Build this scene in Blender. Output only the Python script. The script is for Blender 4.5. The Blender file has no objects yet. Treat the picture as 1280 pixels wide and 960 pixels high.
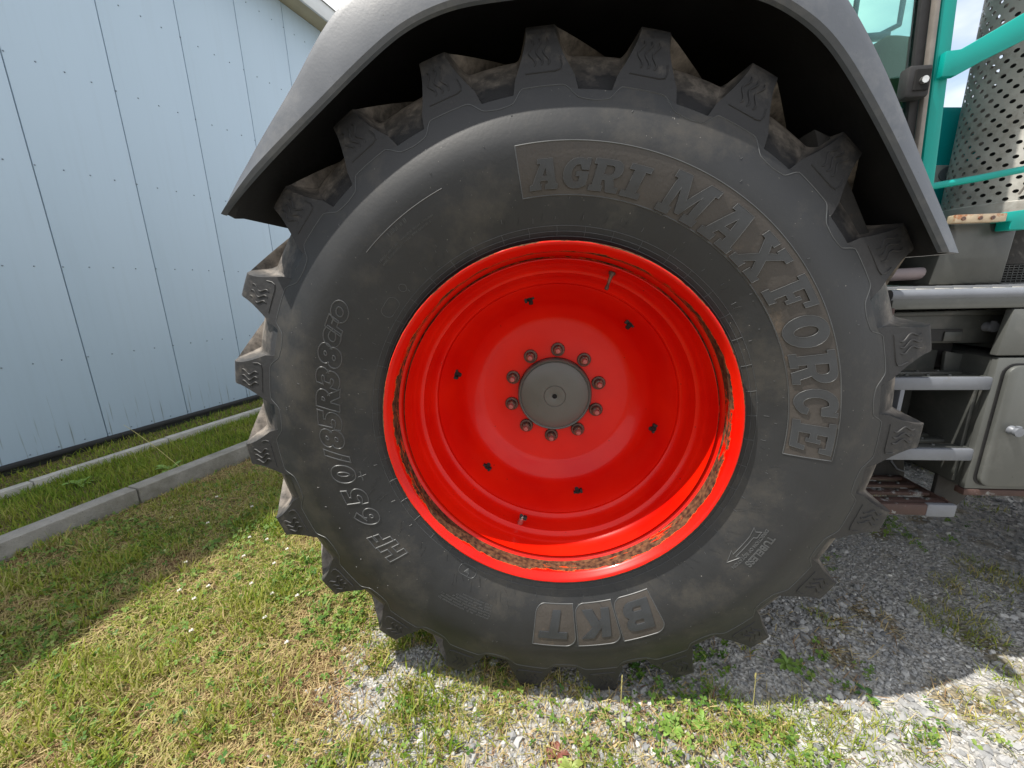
import bpy, bmesh, math, random
import numpy as np
from mathutils import Vector, Matrix
random.seed(7); RNG = np.random.default_rng(11)
SC = bpy.context.scene; COL = SC.collection
PI = math.pi; R = math.radians

# ------------------------------------------------------------------ camera, world, sun, exposure
CAM_POS = Vector((-0.024, -1.049, 1.367))
cam_d = bpy.data.cameras.new('camera'); cam = bpy.data.objects.new('camera', cam_d); COL.objects.link(cam)
cr = Vector((0.9955, 0.0863, -0.0240)); cf = Vector((-0.0896, 0.9673, -0.2370)).normalized()
cr = (cr - cf * cr.dot(cf)).normalized(); cu = cr.cross(cf)
cam.matrix_world = Matrix(((cr.x, cu.x, -cf.x, CAM_POS.x), (cr.y, cu.y, -cf.y, CAM_POS.y), (cr.z, cu.z, -cf.z, CAM_POS.z), (0, 0, 0, 1)))
cam_d.sensor_fit = 'HORIZONTAL'; cam_d.sensor_width = 36.0; cam_d.lens = 36.0 * 501.36 / 1280.0
cam_d.clip_start = 0.02; cam_d.clip_end = 2000
SC.camera = cam

SUN = Vector((-0.50, -0.155, 1.0)).normalized()
elev = math.asin(SUN.z); azim = math.atan2(SUN.x, SUN.y)
wd = bpy.data.worlds.new('World'); SC.world = wd; wd.use_nodes = True
nt = wd.node_tree; nt.nodes.clear()
def WN(t, **k):
    n = nt.nodes.new(t)
    for a, b in k.items(): setattr(n, a, b)
    return n
sky = WN('ShaderNodeTexSky'); sky.sky_type = 'NISHITA'; sky.sun_disc = False
sky.sun_elevation = elev; sky.sun_rotation = azim; sky.air_density = 1.2; sky.dust_density = 1.5
tc = WN('ShaderNodeTexCoord'); nz = WN('ShaderNodeTexNoise'); nz.inputs['Scale'].default_value = 2.6; nz.inputs['Detail'].default_value = 6
mp = WN('ShaderNodeMapping'); mp.inputs['Scale'].default_value = (1, 1, 2.2)
cl = WN('ShaderNodeValToRGB'); cl.color_ramp.elements[0].position = .30; cl.color_ramp.elements[1].position = .50
mx = WN('ShaderNodeMixRGB'); mx.inputs[2].default_value = (6.4, 6.5, 6.7, 1)
bg = WN('ShaderNodeBackground'); bg.inputs[1].default_value = 0.13; wo = WN('ShaderNodeOutputWorld')
L = nt.links
L.new(tc.outputs['Generated'], mp.inputs[0]); L.new(mp.outputs[0], nz.inputs['Vector']); L.new(nz.outputs['Fac'], cl.inputs[0])
L.new(cl.outputs[0], mx.inputs[0]); L.new(sky.outputs[0], mx.inputs[1]); L.new(mx.outputs[0], bg.inputs[0]); L.new(bg.outputs[0], wo.inputs[0])
sd = bpy.data.lights.new('sun', 'SUN'); sun = bpy.data.objects.new('sun', sd); COL.objects.link(sun)
sd.energy = 4.8; sd.angle = R(0.55); sd.color = (1.0, 0.95, 0.87)
sun.rotation_euler = SUN.to_track_quat('Z', 'Y').to_euler()
SC.view_settings.view_transform = 'Standard'; SC.view_settings.look = 'None'
SC.view_settings.exposure = 0.68; SC.view_settings.gamma = 1.0

# ------------------------------------------------------------------ materials
MATS = {}
def mat(name, color, rough=.6, metal=0, var=.15, nscale=6, bump=.0, bscale=60, spots=None, coat=0, spec=.5, dirt=None, dscale=5, dlo=.5, dhi=.65):
    m = bpy.data.materials.new(name); m.use_nodes = True; n = m.node_tree.nodes; l = m.node_tree.links
    b = n['Principled BSDF']; b.inputs['Roughness'].default_value = rough; b.inputs['Metallic'].default_value = metal
    b.inputs['Specular IOR Level'].default_value = spec; b.inputs['Coat Weight'].default_value = coat
    t = n.new('ShaderNodeTexCoord'); z = n.new('ShaderNodeTexNoise'); z.inputs['Scale'].default_value = nscale; z.inputs['Detail'].default_value = 8
    z.inputs['Roughness'].default_value = .65
    l.new(t.outputs['Object'], z.inputs['Vector'])
    rp = n.new('ShaderNodeValToRGB'); e = rp.color_ramp.elements
    e[0].position = .3; e[1].position = .7
    c = color
    e[0].color = tuple(x * (1 - var) for x in c) + (1,); e[1].color = tuple(min(1, x * (1 + var)) for x in c) + (1,)
    l.new(z.outputs['Fac'], rp.inputs[0]); out = rp.outputs[0]
    if dirt:
        z2 = n.new('ShaderNodeTexNoise'); z2.inputs['Scale'].default_value = dscale; z2.inputs['Detail'].default_value = 10; z2.inputs['Roughness'].default_value = .75
        l.new(t.outputs['Object'], z2.inputs['Vector'])
        r2 = n.new('ShaderNodeValToRGB'); r2.color_ramp.elements[0].position = dlo; r2.color_ramp.elements[1].position = dhi
        l.new(z2.outputs['Fac'], r2.inputs[0])
        mm = n.new('ShaderNodeMixRGB'); mm.inputs[2].default_value = tuple(dirt) + (1,)
        l.new(r2.outputs[0], mm.inputs[0]); l.new(out, mm.inputs[1]); out = mm.outputs[0]
    if spots:
        z3 = n.new('ShaderNodeTexNoise'); z3.inputs['Scale'].default_value = spots[1]; z3.inputs['Detail'].default_value = 3
        l.new(t.outputs['Object'], z3.inputs['Vector'])
        r3 = n.new('ShaderNodeValToRGB'); r3.color_ramp.elements[0].position = spots[2]; r3.color_ramp.elements[1].position = spots[2] + .03
        l.new(z3.outputs['Fac'], r3.inputs[0])
        m3 = n.new('ShaderNodeMixRGB'); m3.inputs[2].default_value = tuple(spots[0]) + (1,)
        l.new(r3.outputs[0], m3.inputs[0]); l.new(out, m3.inputs[1]); out = m3.outputs[0]
    l.new(out, b.inputs['Base Color'])
    rr = n.new('ShaderNodeMapRange'); rr.inputs['To Min'].default_value = max(.05, rough - .12); rr.inputs['To Max'].default_value = min(1, rough + .12)
    l.new(z.outputs['Fac'], rr.inputs[0]); l.new(rr.outputs[0], b.inputs['Roughness'])
    if bump:
        z4 = n.new('ShaderNodeTexNoise'); z4.inputs['Scale'].default_value = bscale; z4.inputs['Detail'].default_value = 6
        l.new(t.outputs['Object'], z4.inputs['Vector'])
        bp = n.new('ShaderNodeBump'); bp.inputs['Strength'].default_value = bump; bp.inputs['Distance'].default_value = .004
        l.new(z4.outputs['Fac'], bp.inputs['Height']); l.new(bp.outputs[0], b.inputs['Normal'])
    MATS[name] = m; return m

def attr_ramp_mat(name, attr, stops, rough=.7, trans=.0, spec=.3, bump=0, bscale=200):
    m = bpy.data.materials.new(name); m.use_nodes = True; n = m.node_tree.nodes; l = m.node_tree.links
    b = n['Principled BSDF']; b.inputs['Roughness'].default_value = rough; b.inputs['Specular IOR Level'].default_value = spec
    a = n.new('ShaderNodeAttribute'); a.attribute_name = attr
    rp = n.new('ShaderNodeValToRGB'); e = rp.color_ramp.elements
    e[0].position = stops[0][0]; e[0].color = stops[0][1] + (1,)
    e[1].position = stops[-1][0]; e[1].color = stops[-1][1] + (1,)
    for p, c in stops[1:-1]:
        q = e.new(p); q.color = c + (1,)
    l.new(a.outputs['Fac'], rp.inputs[0]); l.new(rp.outputs[0], b.inputs['Base Color'])
    if trans:
        tr = n.new('ShaderNodeBsdfTranslucent'); l.new(rp.outputs[0], tr.inputs[0])
        ms = n.new('ShaderNodeMixShader'); ms.inputs[0].default_value = trans
        l.new(b.outputs[0], ms.inputs[1]); l.new(tr.outputs[0], ms.inputs[2]); l.new(ms.outputs[0], n['Material Output'].inputs[0])
    if bump:
        t = n.new('ShaderNodeTexCoord'); z4 = n.new('ShaderNodeTexNoise'); z4.inputs['Scale'].default_value = bscale; z4.inputs['Detail'].default_value = 5
        l.new(t.outputs['Object'], z4.inputs['Vector'])
        bp = n.new('ShaderNodeBump'); bp.inputs['Strength'].default_value = bump; bp.inputs['Distance'].default_value = .003
        l.new(z4.outputs['Fac'], bp.inputs['Height']); l.new(bp.outputs[0], b.inputs['Normal'])
    return m

M_rubber = mat('rubber', (.0145, .0155, .017), .54, var=.25, nscale=7, bump=.08, bscale=110, dirt=(.062, .055, .044), dscale=3.6, dlo=.50, dhi=.80, spots=((.2, .19, .17), 150, .73), spec=.48)
M_lugr = mat('lug_rubber', (.052, .052, .052), .62, var=.25, nscale=12, bump=.6, bscale=70, dirt=(.20, .165, .125), dscale=9, dlo=.46, dhi=.68, spots=((.26, .24, .2), 190, .70))
def lug_material():
    m = bpy.data.materials.new('tyre_lug_rubber'); m.use_nodes = True; n = m.node_tree.nodes; l = m.node_tree.links
    b = n['Principled BSDF']; b.inputs['Roughness'].default_value = .6; b.inputs['Specular IOR Level'].default_value = .4
    t = n.new('ShaderNodeTexCoord'); oi = n.new('ShaderNodeObjectInfo'); ad = n.new('ShaderNodeVectorMath'); ad.operation = 'ADD'
    l.new(t.outputs['Object'], ad.inputs[0]); l.new(oi.outputs['Random'], ad.inputs[1])
    z = n.new('ShaderNodeTexNoise'); z.inputs['Scale'].default_value = 22; z.inputs['Detail'].default_value = 10; z.inputs['Roughness'].default_value = .7; l.new(ad.outputs[0], z.inputs['Vector'])
    sp = n.new('ShaderNodeSeparateXYZ'); l.new(t.outputs['Object'], sp.inputs[0])
    mr = n.new('ShaderNodeMapRange'); mr.inputs['From Min'].default_value = .045; mr.inputs['From Max'].default_value = .13; mr.inputs['To Min'].default_value = -.20; mr.inputs['To Max'].default_value = .25; l.new(sp.outputs['Y'], mr.inputs[0])
    s = n.new('ShaderNodeMath'); s.operation = 'ADD'; l.new(z.outputs['Fac'], s.inputs[0]); l.new(mr.outputs[0], s.inputs[1])
    r = n.new('ShaderNodeValToRGB'); e = r.color_ramp.elements; e[0].position = .42; e[0].color = (.019, .019, .020, 1); e[1].position = .98; e[1].color = (.30, .26, .22, 1)
    q = e.new(.62); q.color = (.07, .063, .056, 1); l.new(s.outputs[0], r.inputs[0]); l.new(r.outputs[0], b.inputs['Base Color'])
    z4 = n.new('ShaderNodeTexNoise'); z4.inputs['Scale'].default_value = 60; z4.inputs['Detail'].default_value = 8; l.new(ad.outputs[0], z4.inputs['Vector'])
    bp = n.new('ShaderNodeBump'); bp.inputs['Strength'].default_value = .5; bp.inputs['Distance'].default_value = .003; l.new(z4.outputs['Fac'], bp.inputs['Height']); l.new(bp.outputs[0], b.inputs['Normal'])
    return m
M_lugr = lug_material()
M_lett = mat('letter_rubber', (.022, .025, .029), .40, var=.2, nscale=20, bump=.1, spec=.6)
M_band = mat('brown_band_rubber', (.042, .036, .031), .58, var=.2, nscale=14, bump=.2, bscale=120, dirt=(.16, .115, .075), dscale=6, dlo=.58, dhi=.8)
M_ridge = mat('ridge_rubber', (.055, .058, .06), .45, var=.2, nscale=20)
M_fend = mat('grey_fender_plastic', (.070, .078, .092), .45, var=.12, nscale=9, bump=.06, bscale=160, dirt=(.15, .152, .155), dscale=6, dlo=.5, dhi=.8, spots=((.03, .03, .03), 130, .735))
M_black = mat('black_plastic_and_shade', (.012, .012, .013), .7, var=.3, nscale=10, bump=.3)
M_dark = mat('dark_underbody', (.018, .017, .016), .75, var=.4, nscale=8, bump=.4, dirt=(.08, .05, .03), dscale=7, dlo=.6, dhi=.75)
M_hub = mat('hub_cap_grey', (.085, .092, .082), .34, var=.1, nscale=9, bump=.06, spots=((.03, .03, .025), 90, .74))
M_nut = mat('rusty_nut_steel', (.10, .065, .055), .5, metal=.5, var=.4, nscale=120, dirt=(.30, .10, .045), dscale=90, dlo=.5, dhi=.65)
M_stud = mat('reddish_stud', (.34, .10, .09), .5, metal=.2, var=.3, nscale=90)
M_chrome = mat('bright_steel', (.55, .55, .53), .3, metal=.9, var=.2, nscale=60)
M_metal = mat('silver_grey_paint', (.085, .089, .084), .42, metal=.15, var=.1, nscale=7, bump=.05, dirt=(.15, .15, .14), dscale=5, dlo=.52, dhi=.85, spots=((.035, .03, .025), 110, .73))
M_step = mat('worn_step_paint', (.135, .145, .165), .45, metal=.1, var=.12, nscale=14, dirt=(.13, .12, .11), dscale=22, dlo=.60, dhi=.72, bump=.06)
M_rusty = mat('rust_red_primer', (.050, .026, .021), .7, var=.3, nscale=20, bump=.3, dirt=(.2, .2, .2), dscale=9, dlo=.57, dhi=.6)
M_slate = mat('dark_grey_panel', (.045, .048, .045), .48, metal=.15, var=.2, nscale=7, dirt=(.10, .095, .085), dscale=8, dlo=.5, dhi=.8, spots=((.32, .3, .26), 120, .735), bump=.06)
M_boxm = mat('brushed_grey_cover', (.045, .047, .044), .34, metal=.4, var=.45, nscale=3, bump=.06)
M_plat = mat('checker_platform', (.50, .48, .43), .5, metal=.2, var=.15, nscale=30)
M_teal = mat('teal_paint', (.0, .27, .235), .42, var=.06, nscale=5, coat=.0, spec=.3)
M_teal2 = mat('teal_hood_paint', (.0, .34, .36), .4, var=.06, nscale=5, coat=.1, spec=.3)
M_shield = mat('perforated_steel', (.38, .37, .34), .5, metal=.0, var=.22, nscale=7, dirt=(.16, .14, .11), dscale=8, dlo=.5, dhi=.75, bump=.1)
M_brack = mat('brassy_bracket', (.42, .34, .24), .5, metal=.4, var=.2, nscale=30, dirt=(.30, .12, .05), dscale=22, dlo=.5, dhi=.6)
M_pipe = mat('pink_grey_hose', (.22, .18, .19), .5, var=.1, nscale=20)
M_seal = mat('grey_window_seal', (.20, .18, .16), .5, var=.2, nscale=20)
M_seat = mat('olive_seat_fabric', (.035, .048, .02), .85, var=.35, nscale=6, bump=.4)
M_strip = mat('pale_hood_strip', (.45, .50, .50), .4, var=.05)
M_letdk = mat('dark_letter_paint', (.16, .19, .22), .45, var=.05)
M_yel = mat('yellow_sticker', (.75, .48, .02), .45, var=.05)
M_mirror = mat('blue_black_plastic', (.015, .05, .09), .35, var=.1)
M_conc = mat('kerb_concrete', (.26, .248, .225), .9, var=.2, nscale=14, bump=.9, bscale=110, dirt=(.16, .15, .12), dscale=4, dlo=.45, dhi=.7, spots=((.12, .11, .1), 150, .66))
M_conc2 = mat('edging_concrete', (.38, .37, .34), .9, var=.2, nscale=14, bump=.9, bscale=110)
M_flash = mat('black_flashing', (.02, .021, .023), .55, var=.2)
M_seam = mat('dark_joint', (.05, .06, .07), .8)
M_screw = mat('wall_screw', (.18, .22, .26), .5, metal=.4)
M_white = mat('fascia_white', (.55, .57, .58), .45, var=.05)
M_beige = mat('soffit_beige', (.33, .30, .21), .7, var=.1)
M_redw = mat('red_weed_leaf', (.15, .05, .035), .6, var=.3, nscale=40)
M_petal = mat('white_clover_petals', (.75, .72, .66), .8, var=.1, nscale=60)
M_hole = mat('hole_black', (.004, .004, .004), .9)

def wall_material():
    m = bpy.data.materials.new('blue_grey_cladding'); m.use_nodes = True; n = m.node_tree.nodes; l = m.node_tree.links
    b = n['Principled BSDF']; b.inputs['Roughness'].default_value = .42
    t = n.new('ShaderNodeTexCoord'); mp = n.new('ShaderNodeMapping'); mp.inputs['Scale'].default_value = (14, 14, .55); l.new(t.outputs['Object'], mp.inputs[0])
    z = n.new('ShaderNodeTexNoise'); z.inputs['Scale'].default_value = 1.6; z.inputs['Detail'].default_value = 8; l.new(mp.outputs[0], z.inputs['Vector'])
    rp = n.new('ShaderNodeValToRGB'); e = rp.color_ramp.elements
    e[0].position = .30; e[0].color = (.375, .475, .57, 1); e[1].position = .50; e[1].color = (.385, .49, .59, 1)
    l.new(z.outputs['Fac'], rp.inputs[0])
    # dirt streaks, stronger near the foot of the wall
    mp2 = n.new('ShaderNodeMapping'); mp2.inputs['Scale'].default_value = (22, 22, .8); l.new(t.outputs['Object'], mp2.inputs[0])
    z2 = n.new('ShaderNodeTexNoise'); z2.inputs['Scale'].default_value = 2.2; z2.inputs['Detail'].default_value = 3; l.new(mp2.outputs[0], z2.inputs['Vector'])
    sp = n.new('ShaderNodeSeparateXYZ'); l.new(t.outputs['Object'], sp.inputs[0])
    mr = n.new('ShaderNodeMapRange'); mr.inputs['From Min'].default_value = 0; mr.inputs['From Max'].default_value = 1.9; mr.inputs['To Min'].default_value = .60; mr.inputs['To Max'].default_value = .80
    l.new(sp.outputs['Z'], mr.inputs[0])
    sb = n.new('ShaderNodeMath'); sb.operation = 'SUBTRACT'; l.new(z2.outputs['Fac'], sb.inputs[0]); l.new(mr.outputs[0], sb.inputs[1])
    ml = n.new('ShaderNodeMath'); ml.operation = 'MULTIPLY'; ml.inputs[1].default_value = 7; ml.use_clamp = True; l.new(sb.outputs[0], ml.inputs[0])
    mx = n.new('ShaderNodeMixRGB'); mx.inputs[2].default_value = (.17, .20, .19, 1); l.new(ml.outputs[0], mx.inputs[0]); l.new(rp.outputs[0], mx.inputs[1])
    l.new(mx.outputs[0], b.inputs['Base Color'])
    z3 = n.new('ShaderNodeTexNoise'); z3.inputs['Scale'].default_value = 2.5; z3.inputs['Detail'].default_value = 2; l.new(t.outputs['Object'], z3.inputs['Vector'])
    bp = n.new('ShaderNodeBump'); bp.inputs['Strength'].default_value = .25; bp.inputs['Distance'].default_value = .01; l.new(z3.outputs['Fac'], bp.inputs['Height']); l.new(bp.outputs[0], b.inputs['Normal'])
    return m
M_wall = wall_material()

def rim_material():
    m = bpy.data.materials.new('red_rim_paint'); m.use_nodes = True; n = m.node_tree.nodes; l = m.node_tree.links
    b = n['Principled BSDF']; b.inputs['Coat Roughness'].default_value = .08; b.inputs['Specular IOR Level'].default_value = .18
    t = n.new('ShaderNodeTexCoord'); a = n.new('ShaderNodeAttribute'); a.attribute_name = 'wear_and_shade'
    z = n.new('ShaderNodeTexNoise'); z.inputs['Scale'].default_value = 1.0; z.inputs['Detail'].default_value = 10; z.inputs['Roughness'].default_value = .72
    pa = n.new('ShaderNodeAttribute'); pa.attribute_name = 'pol'; l.new(pa.outputs['Vector'], z.inputs['Vector'])
    base = n.new('ShaderNodeValToRGB'); e = base.color_ramp.elements
    z0 = n.new('ShaderNodeTexNoise'); z0.inputs['Scale'].default_value = 5; z0.inputs['Detail'].default_value = 6; l.new(t.outputs['Object'], z0.inputs['Vector'])
    e[0].position = .3; e[0].color = (.56, .002, .0, 1); e[1].position = .75; e[1].color = (.68, .010, .001, 1)
    l.new(z0.outputs['Fac'], base.inputs[0])
    # wear + noise -> primer orange, then rust brown (which also paints the shade in the gap)
    lf = n.new('ShaderNodeMath'); lf.operation = 'MULTIPLY_ADD'; lf.inputs[1].default_value = .9; lf.inputs[2].default_value = -.45; l.new(z0.outputs['Fac'], lf.inputs[0])
    s0_ = n.new('ShaderNodeMath'); s0_.operation = 'ADD'; l.new(z.outputs['Fac'], s0_.inputs[0]); l.new(lf.outputs[0], s0_.inputs[1])
    s = n.new('ShaderNodeMath'); s.operation = 'ADD'; l.new(s0_.outputs[0], s.inputs[0]); l.new(a.outputs['Fac'], s.inputs[1])
    def step(lo, hi):
        r = n.new('ShaderNodeMapRange'); r.inputs['From Min'].default_value = lo; r.inputs['From Max'].default_value = hi; l.new(s.outputs[0], r.inputs[0]); return r
    p1 = step(.955, .963); p2 = step(.968, .985)
    zr = n.new('ShaderNodeTexNoise'); zr.inputs['Scale'].default_value = 70; zr.inputs['Detail'].default_value = 6; l.new(t.outputs['Object'], zr.inputs['Vector'])
    rr = n.new('ShaderNodeValToRGB'); q = rr.color_ramp.elements; q[0].position = .35; q[0].color = (.030, .012, .008, 1); q[1].position = .72; q[1].color = (.16, .075, .035, 1)
    l.new(zr.outputs['Fac'], rr.inputs[0])
    m1 = n.new('ShaderNodeMixRGB'); m1.inputs[2].default_value = (.80, .12, .015, 1); l.new(p1.outputs[0], m1.inputs[0]); l.new(base.outputs[0], m1.inputs[1])
    m2 = n.new('ShaderNodeMixRGB'); l.new(p2.outputs[0], m2.inputs[0]); l.new(m1.outputs[0], m2.inputs[1]); l.new(rr.outputs[0], m2.inputs[2])
    # small chips everywhere
    zc = n.new('ShaderNodeTexNoise'); zc.inputs['Scale'].default_value = 70; zc.inputs['Detail'].default_value = 2; l.new(t.outputs['Object'], zc.inputs['Vector'])
    rc = n.new('ShaderNodeMapRange'); rc.inputs['From Min'].default_value = .765; rc.inputs['From Max'].default_value = .775; l.new(zc.outputs['Fac'], rc.inputs[0])
    m3 = n.new('ShaderNodeMixRGB'); m3.inputs[2].default_value = (.10, .01, .008, 1); l.new(rc.outputs[0], m3.inputs[0]); l.new(m2.outputs[0], m3.inputs[1])
    l.new(m3.outputs[0], b.inputs['Base Color'])
    ro = n.new('ShaderNodeMapRange'); ro.inputs['To Min'].default_value = .34; ro.inputs['To Max'].default_value = .85; l.new(p1.outputs[0], ro.inputs[0]); l.new(ro.outputs[0], b.inputs['Roughness'])
    cw = n.new('ShaderNodeMapRange'); cw.inputs['To Min'].default_value = .22; cw.inputs['To Max'].default_value = 0; l.new(p1.outputs[0], cw.inputs[0]); l.new(cw.outputs[0], b.inputs['Coat Weight'])
    bp = n.new('ShaderNodeBump'); bp.inputs['Strength'].default_value = .5; bp.inputs['Distance'].default_value = .0015; bp.invert = True
    l.new(p1.outputs[0], bp.inputs['Height']); l.new(bp.outputs[0], b.inputs['Normal'])
    return m
M_rim = rim_material()

def glass_material():
    m = bpy.data.materials.new('green_tinted_glass'); m.use_nodes = True; n = m.node_tree.nodes; l = m.node_tree.links
    n.remove(n['Principled BSDF'])
    tr = n.new('ShaderNodeBsdfTransparent'); tr.inputs[0].default_value = (.60, .86, .80, 1)
    gl = n.new('ShaderNodeBsdfGlossy'); gl.inputs['Roughness'].default_value = .02
    f = n.new('ShaderNodeFresnel'); f.inputs[0].default_value = 1.45
    ms = n.new('ShaderNodeMixShader'); l.new(f.outputs[0], ms.inputs[0]); l.new(tr.outputs[0], ms.inputs[1]); l.new(gl.outputs[0], ms.inputs[2])
    l.new(ms.outputs[0], n['Material Output'].inputs[0]); return m
M_glass = glass_material()

# ------------------------------------------------------------------ helpers
WM = {}
def tag(o, label=None, cat=None, group=None, kind=None):
    if label: o['label'] = label
    if cat: o['category'] = cat
    if group: o['group'] = group
    if kind: o['kind'] = kind
    return o
def link(name, data, parent=None, loc=(0, 0, 0), rot=(0, 0, 0), kind=None):
    o = bpy.data.objects.new(name, data); COL.objects.link(o)
    o.location = loc; o.rotation_euler = rot
    w = Matrix.Translation(loc) @ __import__('mathutils').Euler(rot).to_matrix().to_4x4()
    WM[o.name] = w
    if parent:
        o.parent = parent; o.matrix_parent_inverse = WM[parent.name].inverted()
    if kind: o['kind'] = kind
    return o
def mesh(name, V, F, m=None, smooth=None):
    me = bpy.data.meshes.new(name); me.from_pydata([tuple(v) for v in V], [], F)
    if m: me.materials.append(m)
    if smooth is not None:
        me.polygons.foreach_set('use_smooth', [True] * len(me.polygons)); me.update()
        me.set_sharp_from_angle(angle=R(smooth))
    else: me.polygons.foreach_set('use_smooth', [False] * len(me.polygons))
    me.update(); return me
def fast_mesh(name, V, F, m, tint=None, smooth=False):
    """V (n,3) array, F (k,m) array of equal sized polygons, tint per vertex"""
    me = bpy.data.meshes.new(name); V = np.asarray(V, np.float32); F = np.asarray(F, np.int32)
    me.vertices.add(len(V)); me.vertices.foreach_set('co', V.ravel())
    k = F.shape[1]; me.loops.add(F.size); me.loops.foreach_set('vertex_index', F.ravel())
    me.polygons.add(len(F)); me.polygons.foreach_set('loop_start', np.arange(0, F.size, k, dtype=np.int32)); me.polygons.foreach_set('use_smooth', [False] * len(F))
    me.update(calc_edges=True)
    if smooth: me.polygons.foreach_set('use_smooth', [True] * len(F))
    me.materials.append(m)
    if tint is not None:
        a = me.attributes.new('tint', 'FLOAT', 'POINT'); a.data.foreach_set('value', np.asarray(tint, np.float32))
    me.validate(); return me
class MB:
    def __init__(s): s.v = []; s.f = []
    def add(s, V, F):
        n = len(s.v); s.v += [tuple(v) for v in V]; s.f += [tuple(i + n for i in f) for f in F]; return s
    def box(s, x0, x1, y0, y1, z0, z1, bev=.0, M=None):
        bm = bmesh.new(); bmesh.ops.create_cube(bm, size=1)
        for v in bm.verts: v.co = Vector(((x0 + x1) / 2 + v.co.x * (x1 - x0), (y0 + y1) / 2 + v.co.y * (y1 - y0), (z0 + z1) / 2 + v.co.z * (z1 - z0)))
        if bev: bmesh.ops.bevel(bm, geom=list(bm.edges), offset=bev, segments=2, affect='EDGES', profile=.5)
        return s.bm(bm, M)
    def bm(s, bm, M=None):
        if M: bmesh.ops.transform(bm, matrix=M, verts=bm.verts)
        bm.verts.index_update(); s.add([v.co[:] for v in bm.verts], [[v.index for v in f.verts] for f in bm.faces]); bm.free(); return s
    def prism(s, pts, y0, y1, bev=0, axis='y'):
        """polygon in x,z extruded along y"""
        bm = bmesh.new(); n = len(pts)
        a = [bm.verts.new((p[0], y0, p[1])) for p in pts]; b = [bm.verts.new((p[0], y1, p[1])) for p in pts]
        bm.faces.new(a); bm.faces.new(b[::-1])
        for i in range(n): bm.faces.new((a[i], b[i], b[(i + 1) % n], a[(i + 1) % n]))
        bmesh.ops.recalc_face_normals(bm, faces=bm.faces)
        if bev: bmesh.ops.bevel(bm, geom=[e for e in bm.edges], offset=bev, segments=2, affect='EDGES', profile=.5)
        bmesh.ops.triangulate(bm, faces=[f for f in bm.faces if len(f.verts) > 4])
        return s.bm(bm)
    def tube(s, pts, r, n=8, cap=True):
        pts = [Vector(p) for p in pts]; rr = r if isinstance(r, (list, tuple)) else [r] * len(pts); V = []; F = []
        prev = None
        for i, p in enumerate(pts):
            d = (pts[min(i + 1, len(pts) - 1)] - pts[max(i - 1, 0)]).normalized()
            if prev is None:
                u = d.orthogonal().normalized()
            else:
                u = (prev - d * prev.dot(d)).normalized()
            prev = u; w = d.cross(u)
            for k in range(n):
                a = 2 * PI * k / n; V.append(p + (u * math.cos(a) + w * math.sin(a)) * rr[i])
        for i in range(len(pts) - 1):
            for k in range(n): F.append((i * n + k, i * n + (k + 1) % n, (i + 1) * n + (k + 1) % n, (i + 1) * n + k))
        if cap: F.append(tuple(range(n))[::-1]); F.append(tuple((len(pts) - 1) * n + k for k in range(n)))
        return s.add(V, F)
    def rev(s, prof, n=64, c=(0, 0, 0), axis='y', closed=False):
        """profile of (radius, y) revolved about the y axis (or z)"""
        V = []; F = []; m = len(prof)
        for (r, y) in prof:
            for k in range(n):
                a = 2 * PI * k / n
                if axis == 'y': V.append((c[0] + r * math.sin(a), c[1] + y, c[2] + r * math.cos(a)))
                else: V.append((c[0] + r * math.cos(a), c[1] + r * math.sin(a), c[2] + y))
        for i in range(m if closed else m - 1):
            j = (i + 1) % m
            for k in range(n):
                F.append((i * n + k, j * n + k, j * n + (k + 1) % n, i * n + (k + 1) % n))
        return s.add(V, F)
    def build(s, name, m, parent=None, smooth=35, loc=(0, 0, 0), rot=(0, 0, 0), kind=None):
        me = mesh(name, s.v, s.f, m, smooth)
        return link(name, me, parent, loc, rot, kind)
def empty(name, loc):
    o = link(name, None, None, loc); o.empty_display_size = .2; return o
def vnoise(x, y, s, seed=0):
    g = np.random.default_rng(seed).random((64, 64)); x = x * s + 17.3; y = y * s + 9.1
    xi = np.floor(x).astype(int); yi = np.floor(y).astype(int); fx = x - xi; fy = y - yi
    fx = fx * fx * (3 - 2 * fx); fy = fy * fy * (3 - 2 * fy)
    G = lambda a, b: g[a % 64, b % 64]
    return (G(xi, yi) * (1 - fx) + G(xi + 1, yi) * fx) * (1 - fy) + (G(xi, yi + 1) * (1 - fx) + G(xi + 1, yi + 1) * fx) * fy
def fnoise(x, y, s, seed=0):
    return (vnoise(x, y, s, seed) + .5 * vnoise(x, y, s * 2.1, seed + 1) + .25 * vnoise(x, y, s * 4.3, seed + 2)) / 1.75

# ------------------------------------------------------------------ geometry of the place
WA = Vector((-4.324, 1.482, 0)); WD = Vector((.248, .969, 0)).normalized(); WNn = Vector((.969, -.248, 0)).normalized()   # wall foot, run, outward normal
KB = Vector((-2.93, .98, 0))         # a point on the kerb's back line
def wall_pt(s, o=0, z=0): return WA + WD * s + WNn * o + Vector((0, 0, z))
def hgt(x, y):
    """ground height"""
    return (fnoise(x, y, 1.3, 3) - .5) * .05 + (fnoise(x, y, 6, 5) - .5) * .018 - .005
def kerb_off(x, y):      # signed distance to the kerb's centre line, positive toward the tractor
    return (x - KB.x) * WNn.x + (y - KB.y) * WNn.y
def grassiness(x, y):
    n = fnoise(x, y, 2.2, 21); n2 = fnoise(x, y, 6.5, 31)
    edge = -.70 - .10 * (y + .2) + (n - .5) * .55
    left = np.clip((edge - x) / .22 + .5, 0, 1)
    patch = np.clip((n2 - .55) * 7, 0, 1) * .75
    low = np.clip((.16 - y) * 5, 0, 1) * np.clip((x + .75) * 3, 0, 1) * np.clip((.62 - x) * 4, 0, 1) * .38
    return np.clip(np.maximum(left, np.maximum(patch, low)), 0, 1)

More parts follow.
